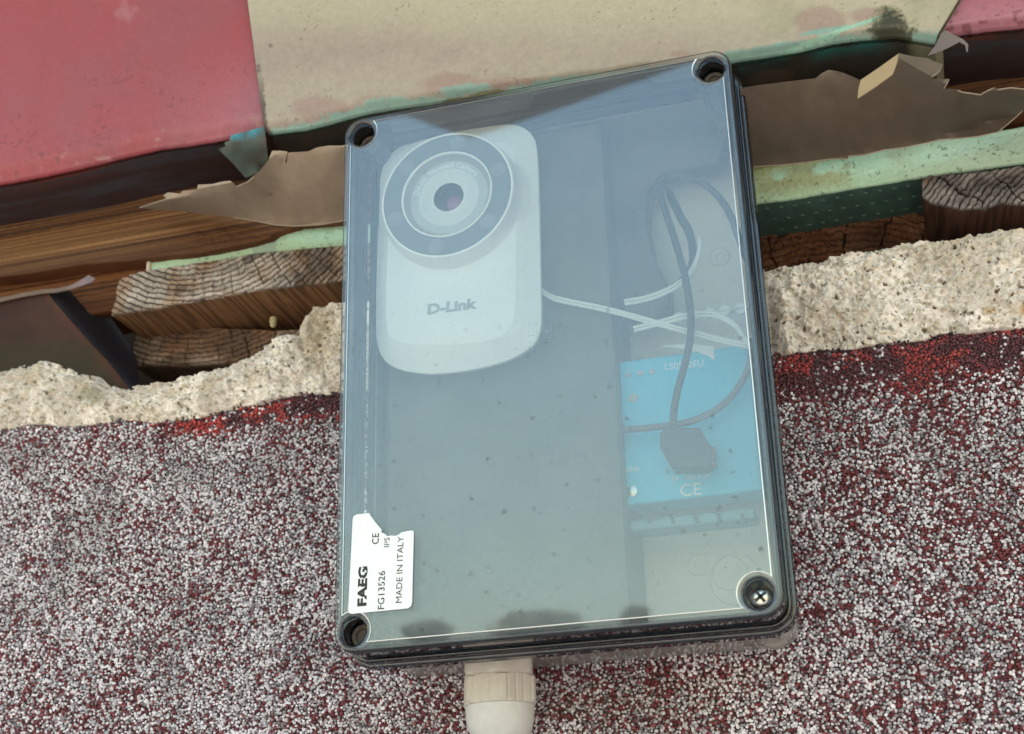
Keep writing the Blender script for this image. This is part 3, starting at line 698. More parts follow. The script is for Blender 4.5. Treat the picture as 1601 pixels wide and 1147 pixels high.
BB = [(412, 204), (440, 200), (470, 197), (500, 190), (540, 178), (600, 165), (680, 154), (780, 140), (900, 122), (1000, 108), (1100, 98), (1150, 88), (1200, 80), (1250, 72), (1300, 60), (1345, 54), (1400, 50), (1470, 52)]
def beige_col(U, V, px, py, X, Z, s):
    c = mix([.345, .285, .25], [.38, .325, .275], ss(.35, .65, fbm(X * 22, Z * 22, s=140))); c = c * (.93 + .14 * fbm(X * 300, Z * 300, s=156))[..., None]
    c = mix(c, [.46, .42, .32], ss(85, 0, py) * .8)  # paler toward the top, sky light put into the colour
    c = mix(c, [.31, .29, .20], ss(1100, 1300, px) * ss(.4, .62, fbm(X * 40, Z * 40, s=141)) * .7)
    fr = py - np.interp(px, [p[0] for p in BB], [p[1] for p in BB])        # px above the fold is negative
    n1 = fbm(X * 60, Z * 60, s=142) - .5; n2 = .6 * (fbm(X * 260, Z * 260, s=143) - .5) + .7 * (fbm(X * 800, Z * 800, s=157) - .5)
    pinkh = sum(ss(1.0, .55, np.hypot((px - a) / w_, (py - b) / h_) + .5 * n1) for a, b, w_, h_ in ((505, 170, 55, 22), (590, 160, 45, 16), (705, 128, 60, 24), (800, 128, 70, 10), (1065, 84, 24, 8), (1285, 32, 50, 26), (1360, 24, 40, 16)))
    c = mix(c, [.33, .22, .20], np.clip(pinkh, 0, 1) * .7)
    turq = sum(ss(1.0, .5, np.hypot((px - a) / w_, (py - b - (-.14) * (px - a)) / h_) + .9 * n2 + .4 * n1) for a, b, w_, h_ in ((600, 158, 55, 9), (560, 172, 80, 8), (460, 196, 60, 5), (730, 137, 50, 9), (860, 126, 60, 6), (650, 160, 90, 5), (1010, 108, 60, 5), (1180, 78, 80, 7), (1230, 70, 60, 7), (1300, 46, 60, 5)))
    turq = np.clip(turq + ss(9, 2, -fr + 9 * n2 + 7 * n1), 0, 1)
    c = mix(c, [.20, .38, .35], turq * .8)
    # a slanting run of verdigris at the right
    dline = np.abs((py - (75 - (px - 1230) * .33))); c = mix(c, [.30, .52, .42], ss(5, 1, dline + 5 * n2) * (px > 1215) * (px < 1385))
    oliv = sum(ss(1.0, .6, np.hypot((px - a) / w_, (py - b - (-.14) * (px - a)) / h_) + .7 * n2) for a, b, w_, h_ in ((615, 167, 60, 4), (718, 148, 52, 4), (470, 200, 30, 3), (760, 139, 40, 3), (1165, 90, 30, 4)))
    c = mix(c, [.13, .12, .045], np.clip(oliv, 0, 1) * .85)
    mould = ss(1.0, .35, np.hypot((px - 1398) / 56, (py - 56) / 34) + 1.3 * n1 + .8 * n2) + ss(1, .5, np.hypot((px - 1388) / 26, (py - 22) / 14) + .9 * n1 + .7 * n2) * .35
    c = mix(c, [.16, .16, .075], np.clip(mould * 1.5, 0, 1) * .7); c = mix(c, [.030, .032, .018], np.clip(mould * 1.3 - .35, 0, 1) * .95)
    c = mix(c, [.14, .11, .08], (vn(X * 900, Z * 900, s=146) > .90) * ss(.4, .7, fbm(X * 30, Z * 30, s=147)) * .7)
    sp = sum(ss(4.5, 2.5, np.hypot(px - a, py - b)) for a, b in ((423, 71), (404, 103), (404, 110))); c = mix(c, [.10, .08, .06], np.clip(sp, 0, 1) * .6)
    joint = ss(7, 2, np.abs(px - np.interp(py, [0, 100, 200], [389, 404, 414])) + 9 * n2) * ss(90, 170, py); c = mix(c, [.06, .04, .03], joint * .85)
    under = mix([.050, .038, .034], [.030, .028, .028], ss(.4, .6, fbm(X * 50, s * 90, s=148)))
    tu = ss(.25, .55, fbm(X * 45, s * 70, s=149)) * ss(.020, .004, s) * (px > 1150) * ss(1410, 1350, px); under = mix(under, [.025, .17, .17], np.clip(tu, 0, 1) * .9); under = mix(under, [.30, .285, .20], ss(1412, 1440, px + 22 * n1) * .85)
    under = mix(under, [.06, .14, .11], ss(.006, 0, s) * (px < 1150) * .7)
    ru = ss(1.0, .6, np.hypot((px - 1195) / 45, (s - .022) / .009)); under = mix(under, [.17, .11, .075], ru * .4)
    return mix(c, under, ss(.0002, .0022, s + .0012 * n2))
f2 = thing('metal_fascia', 'wide beige metal fascia sheet with turquoise stains and black mould, above the box', 'metal fascia', 'folded metal fascia sheets')
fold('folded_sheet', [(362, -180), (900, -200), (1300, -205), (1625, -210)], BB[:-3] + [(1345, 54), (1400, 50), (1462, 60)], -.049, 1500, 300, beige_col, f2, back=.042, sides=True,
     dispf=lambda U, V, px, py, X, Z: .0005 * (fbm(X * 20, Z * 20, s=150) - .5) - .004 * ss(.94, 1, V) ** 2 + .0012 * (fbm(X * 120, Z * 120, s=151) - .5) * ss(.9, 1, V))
# folded corner tab hanging at the joint
def tab_col(PX, PY, X, Z):
    c = mix([.075, .10, .095], [.13, .17, .16], ss(.35, .65, fbm(X * 160, Z * 160, s=153)))
    c = mix(c, [.04, .30, .42], ss(10, 2, np.abs(PY - (214 - .18 * (PX - 350))) + 7 * (fbm(X * 300, Z * 300, s=154) - .5)))
    return mix(c, [.07, .05, .04], ss(.55, .7, fbm(X * 240, Z * 240, s=155)) * .7)
sheet('corner_tab', [(342, 234), (354, 230), (352, 224), (360, 221), (362, 213), (385, 207), (414, 199), (417, 222), (420, 252), (418, 262), (404, 272), (385, 279), (365, 256)], -.0465, .0009, M['sheet'], f2, Yfun=lambda px, py, X, Z: .020 * ss(210, 285, py), col=tab_col)

# peeling sheet --------------------------------------------------------------
def peel_col(PX, PY, X, Z):
    c = mix([.32, .24, .185], [.37, .285, .22], ss(.35, .65, fbm(X * 30, Z * 30, s=160))) * (1 - .58 * (PX > 1100))[..., None]
    c = mix(c, [.15, .11, .10], ss(.52, .70, fbm(X * 75, Z * 75, s=161)) * ss(1100, 1150, PX) * ss(60, 0, PY - np.interp(PX, [1165, 1276, 1346, 1406, 1601], [138, 124, 127, 85, 140])) * .65)
    dk = ss(14, 4, np.abs(PY - (128 + .15 * (PX - 1440)) ) * .8 + 14 * (fbm(X * 130, Z * 130, s=163) - .5)) * (PX > 1360) * (PX < 1470); c = mix(c, [.12, .10, .09], dk * .5)
    return c * (.92 + .16 * vn(X * 500, Z * 500, s=164))[..., None]
peel_l = [(219, 325), (248, 316), (262, 311), (257, 307), (264, 302), (283, 304), (287, 300), (310, 297), (311, 290), (333, 289), (350, 285), (362, 284), (371, 292), (388, 285), (408, 268), (421, 252), (427, 237), (440, 237), (450, 238), (446, 252), (449, 258), (452, 240), (484, 238), (497, 232), (515, 229), (535, 229), (556, 226), (556, 343), (535, 346), (500, 352), (460, 354), (430, 352), (390, 344), (340, 337), (290, 331), (250, 328)]
peel_r = [(1158, 140), (1167, 138), (1192, 134), (1225, 130), (1276, 124), (1284, 117), (1295, 111), (1310, 113), (1320, 116), (1346, 127), (1375, 106), (1406, 85), (1428, 90), (1451, 93), (1462, 98), (1473, 102), (1470, 110), (1465, 116), (1456, 121), (1459, 125), (1484, 125), (1480, 133), (1475, 140), (1495, 141), (1505, 145), (1520, 147), (1533, 149), (1543, 143), (1555, 138), (1560, 141), (1580, 138), (1601, 140), (1700, 128), (1800, 118), (1800, 150), (1700, 160), (1601, 172), (1586, 186), (1561, 207), (1530, 214), (1502, 217), (1470, 219), (1445, 225), (1410, 232), (1382, 235), (1352, 243), (1327, 245), (1326, 249), (1300, 249), (1258, 255), (1220, 259), (1183, 261), (1172, 263)]
def peel_Y(px, py, X, Z):
    top = np.interp(px, [219, 360, 440, 700, 1167, 1300, 1400, 1500, 1601], [325, 288, 240, 214, 138, 115, 90, 142, 140]); bot = np.interp(px, [219, 340, 460, 700, 1183, 1327, 1445, 1601, 1800], [327, 337, 354, 330, 261, 245, 225, 172, 150])
    t_ = np.clip((py - top) / np.maximum(bot - top, 6), 0, 1)
    return -.050 * (1 - t_) ** 1.15 * (1 - .25 * ss(420, 230, px)) - .006 * np.sin(t_ * 3.14) + .003 * np.sin((px - 1250) / 90) * (1 - t_) * (px > 1150) + .005 * (fbm(X * 25, Z * 25, s=166) - .5) + .0012 * (fbm(X * 140, Z * 140, s=167) - .5)
ps = thing('peeling_sheet', 'torn beige membrane sheet with ragged upper edge, curling behind the box', 'torn sheet')
tag(ps, 'torn beige membrane left of the box, tapering to a ragged point over the timber', 'torn sheet', 'torn membrane pieces')
sheet('membrane', peel_l, -.004, .0011, M['sheet'], ps, peel_Y, peel_col, sub=.003, edge_mat=M['torn'])
ps = thing('peeling_sheet', 'torn beige membrane right of the box with jagged peaks and a folded tan corner', 'torn sheet', 'torn membrane pieces')
sheet('membrane', peel_r, -.004, .0011, M['sheet'], ps, peel_Y, peel_col, sub=.003, edge_mat=M['torn'])
fo = sheet('folded_corner', [(1346, 126), (1376, 106), (1405, 85), (1403, 98), (1396, 117), (1370, 136), (1341, 155), (1342, 142)], -.0585, .0008, M['sheet'], ps, None,
      lambda PX, PY, X, Z: mix([.40, .30, .18], [.34, .265, .17], vn(X * 200, Z * 200)), sub=.003)
fo['label'] = 'lighter tan corner folded forward'
# torn film of paint curling down at the right joint
lf = sheet('paint_flake', [(1450, 88), (1462, 72), (1472, 52), (1480, 48), (1492, 55), (1506, 62), (1514, 70), (1513, 82), (1511, 81), (1509, 71), (1500, 66), (1485, 74), (1466, 83)], -.046, .0004, M['leaf'], None,
      lambda px, py, X, Z: -.004 * np.sin((px - 1450) / 30), None, sub=.002)
tag(lf, 'thin grey curl of torn film hanging at the joint right of the beige sheet', 'torn film')

# folded flashing at the left ---------------------------------------------
def fl_col(PX, PY, X, Z):
    c = mix([.040, .017, .015], [.055, .026, .020], ss(.4, .6, fbm(X * 40, Z * 40, s=170)))
    low = ss(524, 545, PY + 12 * (fbm(X * 50, Z * 50, s=171) - .5)); c = mix(c, [.036, .028, .015], low * .9)
    sp = ss(.74, .80, vn(X * 520, Z * 800, s=172)) * ss(80, 30, PX) * ss(525, 540, PY); 
    ed = ss(16, 3, np.abs(PX - np.interp(PY, [458, 600], [80, 198]))); return mix(c, [.10, .034, .02], ed * .7)
fl = thing('flashing', 'dark brown folded metal flashing at left edge, tucked into the mortar', 'flashing')
sheet('front_leaf', [(-200, 502), (0, 468), (30, 461), (72, 454), (90, 475), (110, 498), (140, 532), (170, 563), (206, 604), (210, 640), (-200, 690)], -.0015, .0009, M['flash'], fl, lambda px, py, X, Z: .006 * ss(450, 640, py), fl_col, sub=.005)
sheet('side_leaf', [(70, 452), (85, 452), (110, 447), (140, 437), (147, 434), (160, 470), (178, 502), (205, 540), (214, 562), (218, 605), (206, 612), (170, 565), (140, 534), (110, 500), (90, 477)], -.0015, .0009, M['flash'], fl,
      lambda px, py, X, Z: .020 * ss(0, 60, px - np.interp(py, [456, 610], [72, 206])), lambda PX, PY, X, Z: mix([.012, .012, .018], [.020, .016, .02], fbm(X * 60, Z * 60, s=175)), sub=.002)
sheet('rolled_edge', [(-200, 502), (0, 467), (35, 459), (70, 453), (88, 452), (112, 447), (125, 440), (140, 431), (150, 436), (145, 442), (112, 453), (88, 458), (72, 459), (35, 465), (0, 473), (-200, 509)], -.0035, .0010, M['flash'], fl, None,
      lambda PX, PY, X, Z: mix([.17, .12, .10], [.24, .18, .20], ss(90, 140, PX)), sub=.01)

# ================================================================== JUNCTION BOX
box_ = thing('junction_box', 'grey plastic junction box with smoked transparent lid screwed to the wall', 'junction box', None, (0, 0, 0))
YF = -D                                    # front of the lid
RC = .0085
HOLES = [(.0088, BH - .0088), (BW - .0088, BH - .0092), (BW - .0092, .0090), (.0082, .0086)]
HR = .0055
# lid: front plate with screw holes, side wall, rims
lid = plate('lid', [rrect(0, 0, BW, BH, RC)] + [circ(x, z, HR) for x, z in HOLES], YF, YF + .0036, .0016, M['lid'], box_, res=5, mats=[M['lid'], M['rim']], smooth=True)
# raised panel notched round the holes
def notched(ins, nr):
    o = []; r0 = HR + nr
    x0, x1, z0, z1 = ins, BW - ins, ins, BH - ins
    for (cx, cz), a0, a1 in ((HOLES[1], 100, -190 + 360), (HOLES[0], 10, -100), (HOLES[3], -80, -190), (HOLES[2], 190, 80)):
        pass
    def arc(cx, cz, p, q, n=14):
        a, b = math.atan2(p[1] - cz, p[0] - cx), math.atan2(q[1] - cz, q[0] - cx)
        return a, b
    def corner(h, sx, sz):
        cx, cz = h; ex = x1 if sx > 0 else x0; ez = z1 if sz > 0 else z0
        dz = math.sqrt(max(0, r0 ** 2 - (ex - cx) ** 2)); dx = math.sqrt(max(0, r0 ** 2 - (ez - cz) ** 2))
        a = math.atan2(-sz * dz, ex - cx); b = math.atan2(ez - cz, -sx * dx)
        mid = math.atan2(-sz, -sx)
        def un(t):
            while t - mid > math.pi: t -= 2 * math.pi
            while t - mid < -math.pi: t += 2 * math.pi
            return t
        a, b = un(a), un(b)
        return [(cx + r0 * math.cos(a + (b - a) * k / 14), cz + r0 * math.sin(a + (b - a) * k / 14)) for k in range(15)]
    o += corner(HOLES[1], 1, 1) + corner(HOLES[0], -1, 1)[::-1] + corner(HOLES[3], -1, -1) + corner(HOLES[2], 1, -1)[::-1]
    return o
plate('raised_panel', [notched(.0034, .0022)], YF - .0007, YF + .0002, .00045, M['lid'], lid, res=2, mats=[M['lid'], M['edge']])
plate('lid_wall', [rrect(0.0002, 0.0002, BW - .0002, BH - .0002, RC), rrect(.0030, .0030, BW - .0030, BH - .0030, RC - .0028)], YF + .0037, YF + .0150, .0012, M['rim'], lid, res=3)
EX = .0027
plate('lid_step', [rrect(.0016, .0016, BW - .0016, BH - .0016, RC), rrect(.004, .004, BW - .004, BH - .004, RC - .003)], YF + .0152, YF + .0172, .0002, M['seal'], lid)
plate('lid_flange', [rrect(-EX * .4, -EX * .4, BW + EX * .4, BH + EX * .4, RC + .001), rrect(.004, .004, BW - .004, BH - .004, RC - .003)], YF + .0174, YF + .0215, .0010, M['rim'], lid, res=3)
plate('lid_skirt', [rrect(-EX, -EX, BW + EX, BH + EX, RC + .003), rrect(.001, .001, BW - .001, BH - .001, RC - .001)], YF + .0217, YF + .0290, .0014, M['rim'], lid, res=3)
for (x, z) in HOLES:
    lathe('screw_tube', [(HR + .0001, .0038), (HR + .0001, .024), (HR + .0016, .024), (HR + .0016, .0038), (HR + .0001, .0038)], (x, YF, z), 'y', 40, M['rim'], lid)
seal = plate('seal', [rrect(.0015, .0015, BW - .0015, BH - .0015, RC), rrect(.0045, .0045, BW - .0045, BH - .0045, RC - .003)], YF + .0292, YF + .0310, .0004, M['seal'], box_)
# base tray
bs = plate('base', [rrect(.0020, .0020, BW - .0020, BH - .0020, RC), rrect(.0048, .0048, BW - .0048, BH - .0048, RC - .003)], YF + .0310, -.0012, .0006, M['base'], box_, res=2)
plate('base_floor', [rrect(.004, .004, BW - .004, BH - .004, RC - .002)], -.0045, -.0015, .0003, M['basein'], bs)
for (x, z) in HOLES[:2] + HOLES[3:]:
    lathe('screw_post', [(.0001, .0125), (.0030, .0122), (.0032, .0110), (.0048, .0110), (.0052, .012), (.0052, .0700)], (x, YF, z), 'y', 32, M['post'], bs)
# round lug at the lower right corner
lugp = pix(1213, 1008, -.016)
lathe('fixing_lug', [(.0001, -.0010), (.0058, -.0010), (.0062, 0), (.0062, .004), (.0001, .004)], (lugp[0] - .001, -.012, .0062), 'y', 36, M['base'], bs)
# moulded knock-out rings on the floor
def knock(u, v, rpx, parent=bs, Y=-.0046):
    p = pix(u, v, Y); r = rpx * .26e-3
    lathe('moulded_ring', [(r - .0005, 0), (r - .0003, -.0005), (r, -.0005), (r + .0003, 0)], (p[0], Y, p[2]), 'y', 48, M['basein'], parent)
for a in ((1140, 895, 29), (1092, 883, 18), (1092, 883, 6), (1125, 401, 18), (1125, 401, 7), (1150, 905, 42)): knock(*a)
# the one screw left in, lower right
hx, hz = HOLES[2]
scr = lathe('screw', [(.0001, .0225 - .0018), (.0016, .0225 - .00172), (.0032, .0225 - .0012), (.0044, .0225 - .0002), (.0047, .0225 + .0008), (.0030, .0225 + .0012), (.0016, .0240), (.0016, .045)], (hx, YF - .0145, hz), 'y', 40, M['steel'], box_)
bm = bmesh.new()
for a in (35, 125):
    r_ = bmesh.ops.create_cube(bm, size=1)
    for v in r_['verts']:
        x, y, z = v.co.x * .0052, v.co.y * .0012, v.co.z * .0012
        if y > 0: x *= .3
        v.co = (hx + x * math.cos(R_(a)) - z * math.sin(R_(a)), YF - .0145 + .0225 - .00150 + y * .6, hz + x * math.sin(R_(a)) + z * math.cos(R_(a)))
bm_obj('cross_slot', bm, M['dark'], scr)
# sticker
Ys = YF - .00075
stk = [(551.5, 812), (553, 807), (558, 804), (577, 802), (586, 815), (597, 828), (596, 832), (601, 834), (606, 838), (611, 837), (618, 837.5), (623, 836), (628, 832), (638, 830), (643, 829), (646.5, 830), (647, 834), (644.5, 940), (643, 947), (638, 951), (550, 959.5), (546, 958.5), (544.5, 954)]
pts = [pix(u, v, Ys) for u, v in stk]
stp = plate('sticker', [[(p[0], p[2]) for p in pts][::-1]], Ys - .00012, Ys + .00001, .00003, M['paper'], box_)
Yt = Ys - .00013
textpx('lettering', 'FAEG', (572, 947), (574, 885), Yt, 15.0, M['ink'], stp, bold=.05)
textpx('lettering', 'FG13526', (600.5, 952), (602, 892), Yt, 10.4, M['ink'], stp, bold=.006)
textpx('lettering', 'MADE IN ITALY', (628, 942), (631, 838), Yt, 9.6, M['ink'], stp)
textpx('lettering', 'CE', (592, 850), (592.5, 833), Yt, 11.0, M['ink'], stp, bold=.008)
textpx('lettering', 'IP5', (608.5, 855), (609.5, 840), Yt, 8.6, M['ink'], stp)
bm = bmesh.new()
rw = random.Random(12)
def fleck(u, v, w, h):
    n_ = 7; vs = []
    for k in range(n_):
        a_ = 2 * math.pi * k / n_; r_ = .55 + .6 * rw.random(); p = pix(u + w * r_ * math.cos(a_), v + h * r_ * math.sin(a_), Yt)
        vs.append(bm.verts.new((p[0], Yt - .00009, p[2])))
    bm.faces.new(vs)
for u, v, w, h in ((566, 904, 2.2, 1.6), (572, 893, 1.5, 2.0), (563, 917, 1.8, 1.4), (569, 934, 1.3, 1.9), (575, 943, 1.6, 1.2), (596, 938, 1.6, 1.5), (601, 925, 1.2, 1.6), (597, 912, 1.1, 1.4), (600, 899, 1.2, 1.2), (589, 846, 2.4, 1.6), (585, 841, 1.8, 2.0), (603, 850, 2.2, 1.6), (607, 846, 1.6, 1.4), (604, 842, 1.5, 1.2), (567, 888, 1.6, 1.2)):
    fleck(u, v, w, h)
bm_obj('worn_flecks', bm, M['paper'], stp)
# embossed maker's mark in the lid
Ye = YF - .00070
cE = pix(844, 522, Ye)
lathe('embossed_ring', [(.0086, 0), (.00865, -.00006), (.00875, -.00006), (.0088, 0)], (cE[0], Ye, cE[2]), 'y', 64, M['lid'], lid)
textpx('embossed_mark', 'FAEG', (841, 547), (839, 501), Ye, 14, M['lid'], lid, bold=.0, thick=.0004)
textpx('embossed_mark', 'CE', (862, 534), (862, 511), Ye, 13, M['lid'], lid, bold=.0, thick=.0004)

# cable gland
gp = pix(781, 1080, -.022); gxx, gyy = gp[0], -.022
def hexa(name, rr, z0, z1, mat, parent, rot=12, ribs=0, cham=.0012):
    n = 120; V, F = [], []
    lv = [(z0, rr - cham), (z0 - .0006, rr), (z1 + .0014, rr), (z1, rr - cham)]
    for z, r in lv:
        for k in range(n):
            a = 2 * math.pi * k / n; h = (a - R_(rot)) % (math.pi / 3) - math.pi / 6
            apo = rr * .90; rad = min(apo / math.cos(h), r)
            if ribs and (k % 5 == 0): rad -= .00035
            V.append((gxx + rad * math.cos(a), gyy + rad * math.sin(a), z))
    for i in range(3):
        for k in range(n): F.append((i * n + k, i * n + (k + 1) % n, (i + 1) * n + (k + 1) % n, (i + 1) * n + k))
    F.append(tuple(range(n))); F.append(tuple(3 * n + k for k in range(n))[::-1])
    return mesh_obj(name, V, F, mat, parent)
zt = .0020
gz1 = pix(781, 1060, gyy)[2]; gz2 = pix(781, 1104, gyy)[2]; gz3 = pix(781, 1147, gyy)[2]
gland = hexa('cable_gland', .0158, zt, gz1, M['cream'], box_, rot=-15)
hexa('sealing_nut', .0163, gz1 - .0001, gz2, M['cream'], gland, rot=-8, ribs=1)
h_ = gz2 - gz3
lathe('gland_dome', [(.0150, gz2 - .0001), (.0146, gz2 - .0003), (.0143, gz2 - h_ * .5), (.0132, gz2 - h_ * .9), (.0105, gz2 - h_ * 1.25), (.0070, gz2 - h_ * 1.35), (.0040, gz2 - h_ * 1.36)], (gxx, gyy, 0), 'z', 48, M['cream2'], gland)
tg = tube('power_cable', [(gxx, gyy, gz2 - h_ * 1.0), (gxx + .001, gyy, gz3 - .03), (gxx + .012, gyy + .004, gz3 - .12), (gxx - .01, gyy + .008, gz3 - .35), (gxx, gyy + .008, GROUND_Z + .3)], .0034, M['gcable'])
tag(tg, 'grey cable leaving the cream gland under the box', 'cable')

# ================================================================== INSIDE THE BOX
# battery
bt = thing('battery', 'large dark grey battery block filling the left of the box behind the camera', 'battery')
Yb = YF + .030
a, b = pix(600, 985, Yb), pix(938, 160, Yb)
box('battery_case', a[0], b[0], Yb, -.006, .0075, BH - .0065, M['batt'], bt, .002)
box('battery_lid', a[0] + .001, b[0] - .001, Yb + .004, -.007, BH - .0064, BH - .0052, M['batt'], bt, .0004)

# added dark plate, standing in for the shade behind the cables
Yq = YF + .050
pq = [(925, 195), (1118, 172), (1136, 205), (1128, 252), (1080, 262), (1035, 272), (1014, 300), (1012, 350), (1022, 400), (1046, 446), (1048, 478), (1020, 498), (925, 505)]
shade_obj = plate('shade_plate', [[(lambda q: (q[0], q[2]))(pix(u, v, Yq)) for u, v in pq][::-1]], Yq, Yq + .012, .002, M['batt'], None, res=3)
tag(shade_obj, 'added dark grey plate with curved edge standing in for shade behind the black cable loop, inside the box', 'shade plate')

# network camera
YC = YF + .0065
nc = thing('network_camera', 'white rounded network camera with big ring lens at upper left inside the box', 'camera')
def cpts(l, Y): return [(lambda p: (p[0], p[2]))(pix(u, v, Y)) for u, v in l]
def closed_res(pl, n):
    c = catmull([np.array([*p, 0.]) for p in pl] + [np.array([*pl[0], 0.])], 6)
    P = np.array(c)[:, :2]; d = np.concatenate([[0], np.cumsum(np.hypot(*np.diff(P, axis=0).T))])
    t = np.linspace(0, d[-1], n + 1)[:-1]; return np.stack([np.interp(t, d, P[:, 0]), np.interp(t, d, P[:, 1])], 1)
outl = [(593, 300), (594, 275), (602, 250), (622, 230), (655, 219), (700, 207), (750, 198), (795, 193), (818, 198), (834, 213), (840, 240), (843, 330), (845, 430), (846, 490), (843, 520), (830, 541), (795, 562), (740, 577), (680, 584), (640, 581), (612, 572), (595, 555), (588, 530), (587, 495), (588, 420), (591, 350)]
YB_ = YF + .020
o_ = closed_res(cpts(outl, YB_), 160)
cen = o_.mean(0)
inl = [(609, 340), (611, 300), (625, 262), (655, 243), (700, 232), (750, 224), (785, 221), (800, 232), (806, 260), (808, 340), (807, 420), (806, 480), (802, 505), (790, 522), (765, 532), (720, 538), (675, 540), (640, 538), (618, 532), (606, 520), (603, 490), (604, 430), (606, 380)]
i_ = closed_res(cpts(inl, YB_ - .0080), 160)
# match start angles
def roll(a, ref):
    k = np.argmin(np.hypot(*(a - ref[0]).T)); return np.roll(a, -k, 0)
i_ = roll(i_, o_ * .8 + cen * .2)
if np.sign(np.cross(o_[1] - o_[0], cen - o_[0])) != np.sign(np.cross(i_[1] - i_[0], cen - i_[0])): i_ = np.roll(i_[::-1], 1, 0)
levels = [(cen + (o_ - cen) * .80, YB_ + .015), (cen + (o_ - cen) * .90, YB_ + .0135), (cen + (o_ - cen) * .975, YB_ + .006), (o_, YB_ + .0009), (cen + (o_ - cen) * .994, YB_ + .0002), (cen + (o_ - cen) * .985, YB_), (i_, YB_ - .0078), (cen + (i_ - cen) * .99, YB_ - .0080)]
V, F, fm = [], [], []
for li, (lp, y) in enumerate(levels):
    for p in lp: V.append((p[0], y, p[1]))
nn = 160
for i in range(len(levels) - 1):
    for k in range(nn): F.append((i * nn + k, i * nn + (k + 1) % nn, (i + 1) * nn + (k + 1) % nn, (i + 1) * nn + k)); fm.append(1 if i in (3, 4) else 0)
F.append(tuple((len(levels) - 1) * nn + k for k in range(nn))); fm.append(0)
F.append(tuple(range(nn))[::-1]); fm.append(0)
bo = mesh_obj('body', V, F, None, nc, True, mats=[M['white'], M['whiter']], fm=fm)
bm = bmesh.new(); bm.from_mesh(bo.data); bmesh.ops.recalc_face_normals(bm, faces=bm.faces[:]); bm.to_mesh(bo.data); bm.free(); bo.data.set_sharp_from_angle(angle=R_(35))
# lens assembly
YL = YF + .0035
cl = pix(698, 303, YL)
RR = np.linalg.norm(pix(799, 303, YL) - pix(597, 303, YL)) / 2
lr = lathe('lens_housing', [(RR * 1.12, YB_ - .0060 - YL), (RR * 1.06, YB_ - .0082 - YL), (RR * 1.03, .0045), (RR * 1.005, .0004), (RR * .99, 0), (RR * .975, 0), (RR * .97, .0004)], (cl[0], YL, cl[2]), 'y', 128, M['white'], nc)
rg = lathe('led_ring', [(RR * .972, .0003), (RR * .685, .0003)], (cl[0], YL, cl[2]), 'y', 128, M['ledring'], lr)
for k in range(6):
    a_ = R_(18 + 60 * k); x, z = cl[0] + RR * .83 * math.cos(a_), cl[2] + RR * .83 * math.sin(a_)
    lathe('led', [(RR * .125, .0), (RR * .12, -.0002), (RR * .07, -.00015), (.0001, .0)], (x, YL + .0003, z), 'y', 32, M['ledspot'], rg)
lathe('ring_rim', [(RR * .69, .0003), (RR * .685, -.0004), (RR * .67, -.0004), (RR * .663, .0006), (RR * .60, .0032), (RR * .59, .0034)], (cl[0], YL, cl[2]), 'y', 128, None, lr, mats=[M['whiter'], M['bowl']], pm=[0, 0, 0, 1, 1])
lathe('print_ring', [(RR * .592, .0033), (RR * .455, .0033)], (cl[0], YL, cl[2]), 'y', 128, M['txtring'], lr)
gp_ = [(RR * .462, .0034), (RR * .455, .0028)]
q_ = .45
while q_ > .26: gp_ += [(RR * q_, .0028), (RR * (q_ - .006), .0032)]; q_ -= .014
gp_ += [(RR * .25, .0030), (RR * .235, .0027), (RR * .228, .0030)]
fp = lathe('lens_plate', gp_, (cl[0], YL, cl[2]), 'y', 128, M['silver'], lr)
lathe('lens_barrel', [(RR * .228, .0030), (RR * .215, .0050), (RR * .19, .0053), (RR * .185, .0074), (.0001, .0074)], (cl[0], YL, cl[2]), 'y', 64, M['dark'], lr)
lathe('lens', [(RR * .13, .0072), (RR * .11, .0066), (RR * .07, .0062), (.0001, .0060)], (cl[0] + RR * .045, YL, cl[2] - RR * .05), 'y', 48, M['lens'], lr)
# lettering round the lens
def arc_text(s, c, r, a0, a1, h, y, mat, parent):
    V, F = [], []
    n = len(s)
    wd = {' ': .45, '-': .5, 'i': .4, 'm': 1.3, 'w': 1.15, 'N': 1.1, 'C': 1.1, 'D': 1.1, 'r': .65, 't': .6, 'L': .85, 'k': .85}
    ws = [wd.get(ch, .9) for ch in s]; tot = sum(ws); acc = 0
    for ch, w in zip(s, ws):
        a = a0 + (a1 - a0) * (acc + w / 2) / tot; acc += w
        if ch == ' ': continue
        co, fc = text_mesh(ch, .01); cx = (co[:, 0].min() + co[:, 0].max()) / 2
        x = (co[:, 0] - cx) * h / .715; z = co[:, 1] * h / .715 + r
        b = a - math.pi / 2; o0 = len(V)
        for xx, zz, yy in zip(x, z, co[:, 2]): V.append((c[0] + xx * math.cos(b) - zz * math.sin(b), y - .0001 * (yy + .02) / .04, c[2] + xx * math.sin(b) + zz * math.cos(b)))
        F += [tuple(i + o0 for i in f) for f in fc]
    return mesh_obj('lettering', V, F, mat, parent)
arc_text('D-Link  Network Camera', cl, RR * .485, R_(165), R_(33), RR * .085, YL + .0032, M['whiter'], fp)
textpx('lettering', 'D-Link', (668, 491), (746, 481), YB_ - .0081, 18, M['letter'], nc, bold=.05, shear=.05)

